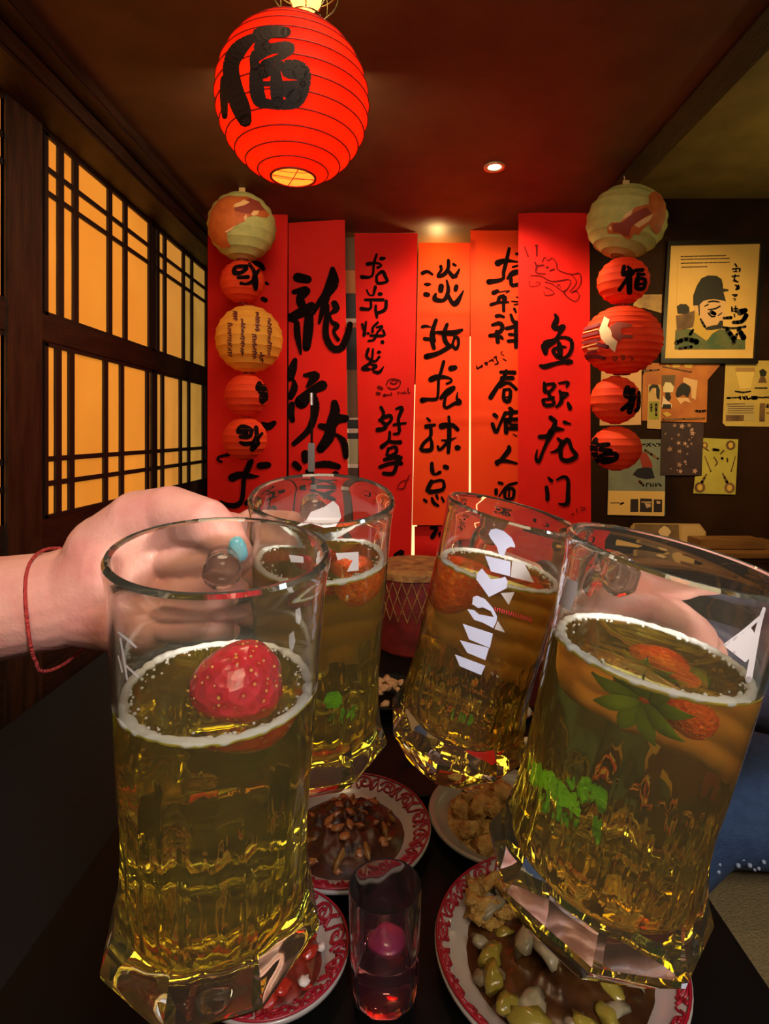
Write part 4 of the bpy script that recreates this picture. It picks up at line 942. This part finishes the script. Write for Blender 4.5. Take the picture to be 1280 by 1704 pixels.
# prints on the glass
def decal(mg, polys, crop, m, name='print_shape', step=5):
    for s in polys:
        vs, fs = fill(outline(s, crop), step, mg['proj']); link(name, mesh(name, vs, fs, True), m, mg['root'])
def decalw(mg, s, crop, m, name='print_lines'):
    vs, fs = ribbons(parse(s), crop, mg['proj'], 1, 5); link(name, mesh(name, vs, fs), m, mg['root'])
ck = (620, 780, 3.044)
decal(mC, ["588,330 600,308 625,303 665,315 705,350 722,385 722,400 700,395 680,405 665,445 640,430 630,395 600,355",
           "570,440 700,470 697,545 600,520", "555,505 600,560 650,555 672,547 685,570 680,605 590,650 555,600 525,560 530,530",
           "510,650 530,643 570,660 610,705 632,750 628,775 612,808 560,780 515,765 480,712 515,716 540,738 580,745 615,752 600,722 560,702 535,706 505,685",
           "457,785 610,835 595,908 490,865", "442,868 590,908 572,970 480,932", "417,940 572,998 550,1045 442,1000"], ck, M_print)
M_print2 = mat('faint_print', (.42, .36, .34), .5)
decal(mC, ["708,468 765,472 820,578 700,548", "650,630 720,625 690,690", "635,770 672,830 618,812"], ck, M_print2)
M_redprint = mat('red_print', (.75, .03, .06), .5)
st = ''
for k in range(17):
    x = 622+k*11.6; y = 702+k*3.5; st += '%.1f,%.1f,3.6 %.1f,%.1f,3.6;' % (x, y-2, x-1, y+17)
    if k % 2: st += '%.1f,%.1f,3 %.1f,%.1f,3;' % (x, y+1, x+6, y+3)
    if k % 3 == 0: st += '%.1f,%.1f,3 %.1f,%.1f,3;' % (x-1, y+15, x+6, y+17)
decalw(mC, st, ck, M_redprint, 'small_red_letters')
ck = (180, 820, 2.667)
decal(mB, ["815,158 880,120 900,85 960,62 1000,35 1025,60 1035,110 1010,150 960,155 900,135", "820,265 900,270 900,300 830,300", "1010,268 1112,262 1112,345 1060,350 1085,300 1050,290 1020,300"], ck, M_print2)
decal(mB, ["860,470 885,455 905,520 895,560 870,545", "835,610 860,590 875,640 850,700 838,680"], ck, M_print2)
decalw(mA, "600,830,11 645,865,13 690,905,11;610,860,9 628,960,11 645,1070,9;640,1000,10 700,1055,11;600,950,8 620,1030,9", (0, 780, 3.048), M_print2)
ck = (800, 840, 2.667)
decal(mD, ["385,325 432,345 425,400 395,475 345,440 365,380", "1075,622 1200,545 1235,600 1225,650 1175,700"], ck, M_print2)
decalw(mD, "1258,462,16 1230,560,24 1190,775,30;1250,490,14 1170,560,16 1085,622,14", ck, M_print2)

# ------------------------------------------------------------------ strawberries and leaves in the drinks
def berry_mat(name, c1, c2):
    m = mat(name, c1, .22, coat=.5); nt = m.node_tree; b = nt.nodes['Principled BSDF']
    tc = nt.nodes.new('ShaderNodeTexCoord'); vo = nt.nodes.new('ShaderNodeTexVoronoi'); vo.inputs['Scale'].default_value = 9
    nt.links.new(tc.outputs['Generated'], vo.inputs['Vector'])
    rp = nt.nodes.new('ShaderNodeValToRGB'); rp.color_ramp.elements[0].position = .06; rp.color_ramp.elements[1].position = .20
    rp.color_ramp.elements[0].color = (.85, .45, .10, 1); rp.color_ramp.elements[1].color = (*c1, 1)
    e = rp.color_ramp.elements.new(.55); e.color = (*c2, 1)
    nt.links.new(vo.outputs['Distance'], rp.inputs[0]); nt.links.new(rp.outputs[0], b.inputs['Base Color'])
    bp = nt.nodes.new('ShaderNodeBump'); bp.inputs['Strength'].default_value = .8; bp.inputs['Distance'].default_value = .0015
    nt.links.new(vo.outputs['Distance'], bp.inputs['Height']); nt.links.new(bp.outputs[0], b.inputs['Normal'])
    b.inputs['Subsurface Weight'].default_value = .15; b.inputs['Subsurface Radius'].default_value = (.006, .001, .001)
    return m
M_berry = berry_mat('strawberry_dark', (.45, .006, .010), (.60, .015, .03))
M_berry2 = berry_mat('strawberry_bright', (.98, .055, .010), (1.0, .15, .03))
M_leaf = mat('calyx_green', (.26, .46, .04), .4, col2=(.14, .28, .03), nscale=30)
M_mint = mat('mint_green', (.14, .62, .05), .4, col2=(.08, .40, .03), nscale=30, bump=.6, bscale=200)
def strawberry(label, px, py, Y, r, axis, m, calyx=False, L=1.15):
    c = P(px, py, Y); q = Vector(axis).normalized().to_track_quat('Z', 'Y').to_matrix().to_4x4()
    T = Matrix.Translation(c) @ q @ Matrix.Scale(r, 4)
    root = empty('strawberry', c, label=label, cat='strawberry', group='strawberries in the drinks')
    prof = [(0, 1.0*L*.72), (.35, .70*L), (.68, .58*L), (.92, .32*L), (1.0, .02), (.95, -.28*L), (.78, -.58*L), (.52, -.84*L), (.26, -1.0*L), (0, -1.06*L)]
    prof = [(p[0], p[1]) for p in crom(prof, 4)]; prof[0] = (0, prof[0][1]); prof[-1] = (0, prof[-1][1])
    me = lathe(prof, 36, T, rad=lambda r_, z, a, j: r_*(1+.03*sin(3*a+z*2)+.02*sin(7*a+z*9)))
    link('flesh', me, m, root)
    bb = bmesh.new(); random.seed(int(px))
    for k in range(90):
        z = -.9+1.5*k/90; a = k*2.4; rr = interp([(-1.22, 0), (-1.0, .26), (-.6, .82), (-.2, .98), (.2, .98), (.55, .85), (.8, .35)], z)[0]
        bmesh.ops.create_icosphere(bb, subdivisions=1, radius=.032, matrix=T @ Matrix.Translation((rr*1.0*cos(a), rr*1.0*sin(a), z)))
    me = bpy.data.meshes.new('seeds'); bb.to_mesh(me); bb.free(); link('seeds', me, mat('seed', (.75, .42, .10), .4), root, kind='stuff')
    if calyx:
        for k in range(9):
            a = 2*pi*k/9; w_ = .24; pts = []
            for t in range(6):
                u = t/5; rr = .12+1.15*u; z = .80+.35*sin(u*2.6)+.06*(k % 3); wd = w_*sin(pi*min(u*.9+.12, 1)); 
                pts.append((rr, z, wd))
            vs, fs = [], []
            for rr, z, wd in pts:
                for sgn, dz in ((-1, .05), (0, -.03), (1, .05)):
                    vs.append(T @ (Matrix.Rotation(a, 4, 'Z') @ Vector((rr, sgn*wd, z+dz))))
                for sgn, dz in ((-1, .10), (0, .03), (1, .10)):
                    vs.append(T @ (Matrix.Rotation(a, 4, 'Z') @ Vector((rr, sgn*wd, z+dz))))
            for t in range(5):
                o_ = t*6; n_ = o_+6
                fs += [(o_, o_+1, n_+1, n_), (o_+1, o_+2, n_+2, n_+1), (o_+3, n_+3, n_+4, o_+4), (o_+4, n_+4, n_+5, o_+5), (o_, n_, n_+3, o_+3), (o_+2, o_+5, n_+5, n_+2)]
            link('calyx_leaf', mesh('leaf', vs, fs, True), M_leaf, root)
    return root
def leaf(label, px, py, Y, size, rot, group='mint leaves in the drinks'):
    vs, fs = [], []; n = 7
    R = Matrix.Translation(P(px, py, Y)) @ Matrix.Rotation(rot[2], 4, 'Y') @ Matrix.Rotation(rot[0], 4, 'X') @ Matrix.Rotation(rot[1], 4, 'Z')
    for lay in (0, .03):
        for i in range(n+1):
            u = i/n; wd = .42*sin(pi*min(u*.96+.02, 1))**.8*(1+.10*(i % 2))
            for s in (-1, -.5, 0, .5, 1): vs.append(R @ Vector((s*wd*size, (u-.5)*size, size*(.10*abs(s)+.06*sin(u*6)+lay))))
    m = (n+1)*5
    for i in range(n):
        for k in range(4):
            a = i*5+k; fs.append((a, a+1, a+6, a+5)); fs.append((m+a, m+a+5, m+a+6, m+a+1))
        fs.append((i*5, i*5+5, m+i*5+5, m+i*5)); fs.append((i*5+4, m+i*5+4, m+i*5+9, i*5+9))
    return link('mint_leaf', mesh('leaf', vs, fs, True), M_mint, None, label=label, cat='leaf', group=group)
strawberry('dark red strawberry floating in the front left mug', 392, 1136, .231, .0186, (-.5, .2, .6), M_berry)
strawberry('red strawberry half under the surface of the back left mug', 588, 955, .340, .0135, (.3, -.2, .9), M_berry2)
strawberry('strawberry showing at the left of the surface in the back left mug', 530, 938, .352, .0125, (-.6, .3, .5), M_berry)
strawberry('orange-red strawberry at the left side of the leaning middle mug', 768, 968, .365, .0165, (.4, .1, .8), M_berry2)
strawberry('strawberry with green leafy crown in the large right mug', 1092, 1128, .238, .0125, (-.75, -.75, -.10), M_berry2, True)
strawberry('small strawberry beside the crowned one in the large right mug', 1135, 1170, .226, .0070, (.8, -.2, -.4), M_berry2)
leaf('bright green mint leaf low in the back left mug, upper of two', 548, 1150, .352, .012, (1.2, .3, .4))
leaf('bright green mint leaf low in the back left mug, lower of two', 566, 1180, .352, .012, (1.0, -.5, -.6))
leaf('tiny green leaf low in the leaning middle mug', 768, 1180, .372, .009, (1.3, 0, .1))
for k, (x, y) in enumerate(((925, 1285), (962, 1300), (1000, 1285), (945, 1325), (985, 1335))):
    leaf('green mint leaf in the large right mug, '+('leftmost of the upper row', 'middle of the upper row', 'rightmost of the upper row', 'left one of the lower pair', 'right one of the lower pair')[k], x, y, .250+.004*(k % 3), .0125, (1.1, k*1.1, .5*k), 'mint cluster in the large right mug')

# small tumbler on the table
tb = empty('tumbler', V(-.010, .497, ZT), label='small clear tumbler of pink drink standing on the table between the plates', cat='glass')
Tt = Matrix.Translation(V(-.010, .497, ZT))
def fl(r_, z, a, j): return r_*(1+.02*cos(10*a)) if z < .05 else r_
link('glass_body', lathe([(0, 0), (.024, 0), (.0265, .003), (.029, .03), (.0318, .105), (.0315, .1075), (.0305, .107), (.0278, .055), (.0262, .03), (.024, .016), (.012, .013), (0, .0125)], 80, Tt, rad=fl, sharp=.8), M_tglass, tb)
link('drink', lathe([(0, .0124), (.0242, .0158), (.0264, .03), (.0280, .055), (0, .055)], 64, Tt, sharp=.6), glass_mat('pink_drink', (.96, .72, .76), 1.335, cloud=.06, cloudcol=(.55, .10, .22)), tb)
o = link('berry_half', blob(V(-.008, .500, ZT+.053), (.017, .015, .006), 3, .1, 3), mat('purple_berry', (.35, .02, .12), .3, coat=.4), None, label='purple-pink berry half floating in the small tumbler', cat='berry')

# ------------------------------------------------------------------ hands and people
def capsule(bm, a, b, ra, rb, sa=1.0):
    a, b = Vector(a), Vector(b); d_ = b-a; L = d_.length
    q = d_.to_track_quat('Z', 'Y').to_matrix().to_4x4() if L > 1e-6 else Matrix.Identity(4)
    for c, r in ((a, ra), (b, rb)): bmesh.ops.create_uvsphere(bm, u_segments=20, v_segments=12, radius=r, matrix=Matrix.Translation(c))
    if L > 1e-6: bmesh.ops.create_cone(bm, segments=20, radius1=ra, radius2=rb, depth=L, cap_ends=True, matrix=Matrix.Translation((a+b)/2) @ q)
def sculpt(name, caps, voxel, m, parent, smooth=6, fac=.5):
    """one continuous surface from tapering limbs"""
    bm = bmesh.new()
    for c in caps: capsule(bm, *c)
    me = bpy.data.meshes.new(name); bm.to_mesh(me); bm.free()
    ob = bpy.data.objects.new(name, me); COL.objects.link(ob)
    r = ob.modifiers.new('r', 'REMESH'); r.mode = 'VOXEL'; r.voxel_size = voxel; r.use_smooth_shade = True
    s = ob.modifiers.new('s', 'SMOOTH'); s.iterations = smooth; s.factor = fac
    dg = bpy.context.evaluated_depsgraph_get(); dg.update()
    out = bpy.data.meshes.new_from_object(ob.evaluated_get(dg))
    bpy.data.objects.remove(ob); out.materials.clear(); out.shade_smooth()
    return link(name, out, m, parent)
def nail(parent, c, n, up, w_, l_, m):
    """oval nail plate: centre, outward normal, long direction"""
    n = Vector(n).normalized(); up = Vector(up); up = (up-n*up.dot(n)).normalized(); s = n.cross(up); vs = [Vector(c)+n*.0012]; fs = []
    for ring, (k, dz) in enumerate(((.55, .0010), (.9, .0002), (1.0, -.0008))):
        for i in range(16):
            a = 2*pi*i/16; ee = (abs(cos(a))**.8*math.copysign(1, cos(a)), abs(sin(a))**.8*math.copysign(1, sin(a)))
            vs.append(Vector(c)+s*ee[0]*w_*k+up*ee[1]*l_*k+n*(dz-.0006*abs(ee[0])))
    for i in range(16): fs.append((0, 1+i, 1+(i+1) % 16))
    for r in range(2):
        for i in range(16): a, b = 1+r*16+i, 1+r*16+(i+1) % 16; fs.append((a, a+16, b+16, b))
    link('nail', mesh('nail', vs, fs, True), m, parent)
M_nail = mat('natural_nail', (.72, .45, .40), .2, coat=.6)
M_nailb = mat('blue_nail', (.45, .80, .90), .15, col2=(.12, .60, .85), nscale=160, coat=.8)

def q(px, py, Y): return P(px, py, Y)
# front left hand and forearm, placed joint by joint
pA = empty('person', q(0, 1010, .34), label="bare forearm from the left, hand closed round the front left mug's handle", cat='person')
caps = []
def chain(pts):
    for a, b in zip(pts, pts[1:]): caps.append((a[0], b[0], a[1], b[1]))
chain([(q(-520, 1060, .37), .042), (q(-220, 1035, .36), .038), (q(0, 1012, .345), .031), (q(95, 998, .337), .0285), (q(150, 984, .335), .0290)])
chain([(q(150, 984, .335), .0290), (q(205, 950, .333), .031), (q(245, 925, .336), .029)])
chain([(q(150, 1000, .335), .026), (q(215, 1000, .332), .029), (q(250, 985, .336), .027)])
fy = (878, 931, 984, 1034)
for k, y in enumerate(fy):
    s = (1.0, 1.02, .98, .88)[k]; x = (374, 384, 380, 366)[k]
    chain([(q(235, y*.8+190, .330), .0115), (q(282, y, .314), .0092*s), (q(x-14, y-3, .300), .0087*s), (q(x+14, y, .322), .0085*s), (q(x-22, y+3, .350), .0082*s)])
chain([(q(185, 925, .335), .026), (q(232, 872, .328), .0195), (q(282, 853, .318), .0150), (q(345, 868, .298), .0120), (q(386, 902, .292), .0092), (q(397, 915, .291), .0078)])
sculpt('body', caps, .0015, M_skin, pA, 3, .5)
nc = q(398, 911, .2815); nail(pA, nc, (.35, -1, .15), (.30, 0, -1), .0042, .0066, M_nailb)
# bracelet
br_ = []
for i in range(40):
    a = 2*pi*i/40
    c = q(105, 1000, .338); ax_ = Vector((1, 0, .12)).normalized(); u_ = Vector((0, 1, 0)); v_ = ax_.cross(u_)
    rr = .0325 if sin(a) > -.75 else .0345
    sag = .004 if False else 0
    br_.append(c+u_*rr*cos(a)+v_*rr*1.04*sin(a)+ax_*(.006*cos(a)+(.010 if i in () else 0))+Vector((0.006*cos(2*a), 0, -.003)))
link('string_bracelet', tube_me(br_, .00095, 6, closed=True, sub=2), mat('red_string', (.30, .015, .01), .8, bump=.6, bscale=400), None, label='thin red string bracelet on the wrist at the left', cat='bracelet')

def grip_hand(root, M, mirror=False, arm=None, sleeve=None, cuff=None, voxel=.0018, thumb_up=True):
    """hand closed round an upright bar at the local origin; local -Y faces the viewer, arm leaves to local -X"""
    f = -1 if mirror else 1
    def L(x, y, z): return M @ Vector((x*f, y, z))
    global caps; caps = []
    for k, z in enumerate((.030, .011, -.008, -.026)):
        s = (1, 1.03, 1, .88)[k]
        chain([(L(-.052, .012, z*.75), .0165), (L(-.026, .004, z), .0118*s), (L(.010, -.016, z-.001), .0106*s), (L(.026, .004, z), .0098*s), (L(.008, .020, z+.001), .0088*s)])
    chain([(L(-.085, .020, .0), .024), (L(-.055, .014, .006), .026), (L(-.045, .010, .012), .022)])
    chain([(L(-.085, .020, -.004), .022), (L(-.055, .014, -.012), .024)])
    chain([(L(-.075, .014, .018), .019), (L(-.045, .002, .043), .0155), (L(-.012, -.008, .052), .0132), (L(.014, -.016, .042), .0118), (L(.022, -.019, .034), .0100)])
    w0 = L(-.085, .020, 0)
    pts = [(w0, .024)]+[(Vector(p), r) for p, r in arm]
    chain(pts)
    sculpt('body', caps, voxel, M_skin, root, 3)
    nail(root, L(.021, -.0285, .036), M.to_3x3() @ Vector((.2*f, -1, .1)), M.to_3x3() @ Vector((.6*f, 0, -1)), .0046, .0062, M_nail)
    if sleeve:
        caps = []; chain([(Vector(p), r) for p, r in sleeve[1]]); sculpt('sleeve', caps, .004, sleeve[0], root, 4)
    if cuff:
        a, b, r, m = cuff; a, b = Vector(a), Vector(b); d_ = (b-a).normalized(); T_ = Matrix.Translation(a) @ d_.to_track_quat('Z', 'Y').to_matrix().to_4x4(); L_ = (b-a).length
        link('cuff', lathe([(r*.9, -.001), (r, 0), (r*1.08, L_*.3), (r*1.04, L_*.6), (r*1.1, L_), (r*.9, L_)], 40, T_, rad=lambda r_, z, an, j: r_*(1+.03*sin(5*an))), m, root)
def handle_mid(mg, up=.60, out=.078):
    return mg['T'] @ Vector((out, 0, mg['H']*up))
def frame(o_, zdir, ydir):
    z = Vector(zdir).normalized(); y = Vector(ydir); y = (y-z*y.dot(z)).normalized(); x = y.cross(z)
    m = Matrix((x, y, z)).transposed().to_4x4(); m.translation = o_; return m
M_coat = mat('dark_purple_coat', (.030, .022, .045), .7, bump=.3, bscale=30)
M_darks = mat('black_sleeve', (.008, .007, .008), .8)
M_white = mat('white_cuff', (.62, .52, .55), .7, bump=.3)
# hand behind the back left mug
pB = empty('person', V(-.15, .9, -.3), label='hand and dark sleeve of a guest across the table, seen through the back left mug', cat='person')
g = handle_mid(mB, .44); fr_ = frame(g, mB['ax'], (.25, 1, 0))
grip_hand(pB, fr_, False, [(g+Vector((-.12, .08, -.03)), .026), (g+Vector((-.14, .25, -.08)), .034)], (M_darks, [(g+Vector((-.125, .12, -.045)), .036), (g+Vector((-.15, .30, -.09)), .048), (g+Vector((-.20, .60, -.12)), .055)]))
# hand behind, holding the leaning mug
pC = empty('person', V(.3, .9, -.3), label='hand and dark sleeve of a guest holding the leaning middle mug by its handle', cat='person')
g = handle_mid(mC, .40); fr_ = frame(g+Vector((.012, 0, 0)), mC['ax'], (.0, 1, 0)) @ Matrix.Scale(.85, 4)
grip_hand(pC, fr_, True, [(g+Vector((.10, .10, -.03)), .026), (g+Vector((.16, .26, -.08)), .034)], (M_darks, [(g+Vector((.115, .14, -.04)), .036), (g+Vector((.18, .33, -.10)), .048), (g+Vector((.26, .60, -.14)), .055)]))
# seated person on the right with the large mug
pD = empty('person', V(.8, 1.05, -.75), label='person in dark coat and blue jeans seated at right, gripping the large right mug', cat='person')
g = handle_mid(mD, .50); fr_ = frame(g+Vector((.020, .004, -.002)), mD['ax'], (-.1, 1, 0)) @ Matrix.Scale(.78, 4)
wr = fr_ @ Vector((.085, .020, 0))
el = V(.50, .66, -.30); sh = V(.90, .98, -.10)
grip_hand(pD, fr_, True, [(wr.lerp(el, .25), .026), (wr.lerp(el, .4), .030)], None, (fr_ @ Vector((.052, .020, -.006)), fr_ @ Vector((.052, .020, -.006))+(el-wr)*.16, .0285, M_white))
caps = []
chain([(wr.lerp(el, .06), .034), (wr.lerp(el, .5), .047), (el, .055), (sh, .068)])
chain([(V(.96, 1.12, -.50), .15), (V(.97, 1.10, -.36), .14), (V(.98, 1.08, -.20), .145), (V(.99, 1.08, -.08), .10)])
chain([(V(.90, .98, -.11), .07), (V(1.09, 1.18, -.11), .07)]); chain([(V(1.09, 1.18, -.11), .065), (V(1.04, 1.30, -.36), .050), (V(.86, 1.32, -.48), .040)])
sculpt('coat', caps, .008, M_coat, pD, 6)
caps = []
for dy, dx in ((0, 0), (.26, .02)):
    chain([(V(.94, 1.02+dy*.6, -.60), .135), (V(.70+dx, .975+dy, -.61), .118), (V(.50+dx, .94+dy, -.610), .085), (V(.362+dx, .93+dy, -.80), .050), (V(.35+dx, .95+dy, -1.15), .042)])
sculpt('jeans', caps, .006, mat('blue_denim', (.035, .075, .19), .85, col2=(.05, .10, .24), nscale=60, bump=.3, bscale=300), pD, 6)
caps = []
chain([(V(0.990, 1.08, .0), .055), (V(0.980, 1.06, .06), .052)]); chain([(V(0.970, 1.03, .13), .078), (V(0.980, 1.05, .17), .088)]); chain([(V(0.970, .97, .10), .045), (V(0.970, .99, .14), .06)]); chain([(V(0.970, .945, .12), .012), (V(0.970, .94, .10), .014)])
chain([(V(0.810, 1.30, -.57), .03), (V(0.750, 1.28, -.56), .028)])
for k in range(4): chain([(V(0.750, 1.25+.018*k, -.56), .012), (V(0.700, 1.245+.018*k, -.565), .010), (V(0.670, 1.245+.018*k, -.575), .009)])
chain([(V(0.780, 1.26, -.55), .015), (V(0.735, 1.225, -.555), .011)])
sculpt('head_and_hand', caps, .005, M_skin, pD, 4)
caps = []; chain([(V(0.985, 1.08, .20), .090), (V(0.990, 1.12, .12), .085), (V(1.000, 1.13, .02), .06)]); chain([(V(0.900, 1.06, .15), .03), (V(0.900, 1.07, .05), .025)]); chain([(V(1.060, 1.06, .15), .03), (V(1.060, 1.07, .05), .025)])
sculpt('hair', caps, .006, M_blackcloth, pD, 5)
for sx in (-.028, .028): link('eye', blob(V(0.970+sx, .938, .145), (.011, .008, .006), 1, 0), M_ink, pD)
for dy in (0, .26):
    caps = []; chain([(V(.40, .97+dy, -1.205), .042), (V(.33, .93+dy, -1.22), .030)]); sculpt('shoe', caps, .006, M_blackcloth, pD, 3)
random.seed(21); bb = bmesh.new()
for k in range(34):
    x, y = 1185+random.random()*60, 1385+random.random()*40
    bmesh.ops.create_icosphere(bb, subdivisions=1, radius=random.uniform(.0015, .004), matrix=Matrix.Translation(V(.46+.12*random.random(), .862+.012*random.random(), -.665+.04*random.random())))
me = bpy.data.meshes.new('beads'); bb.to_mesh(me); bb.free(); link('embroidery', me, mat('pale_beads', (.35, .42, .60), .4), pD, kind='stuff')
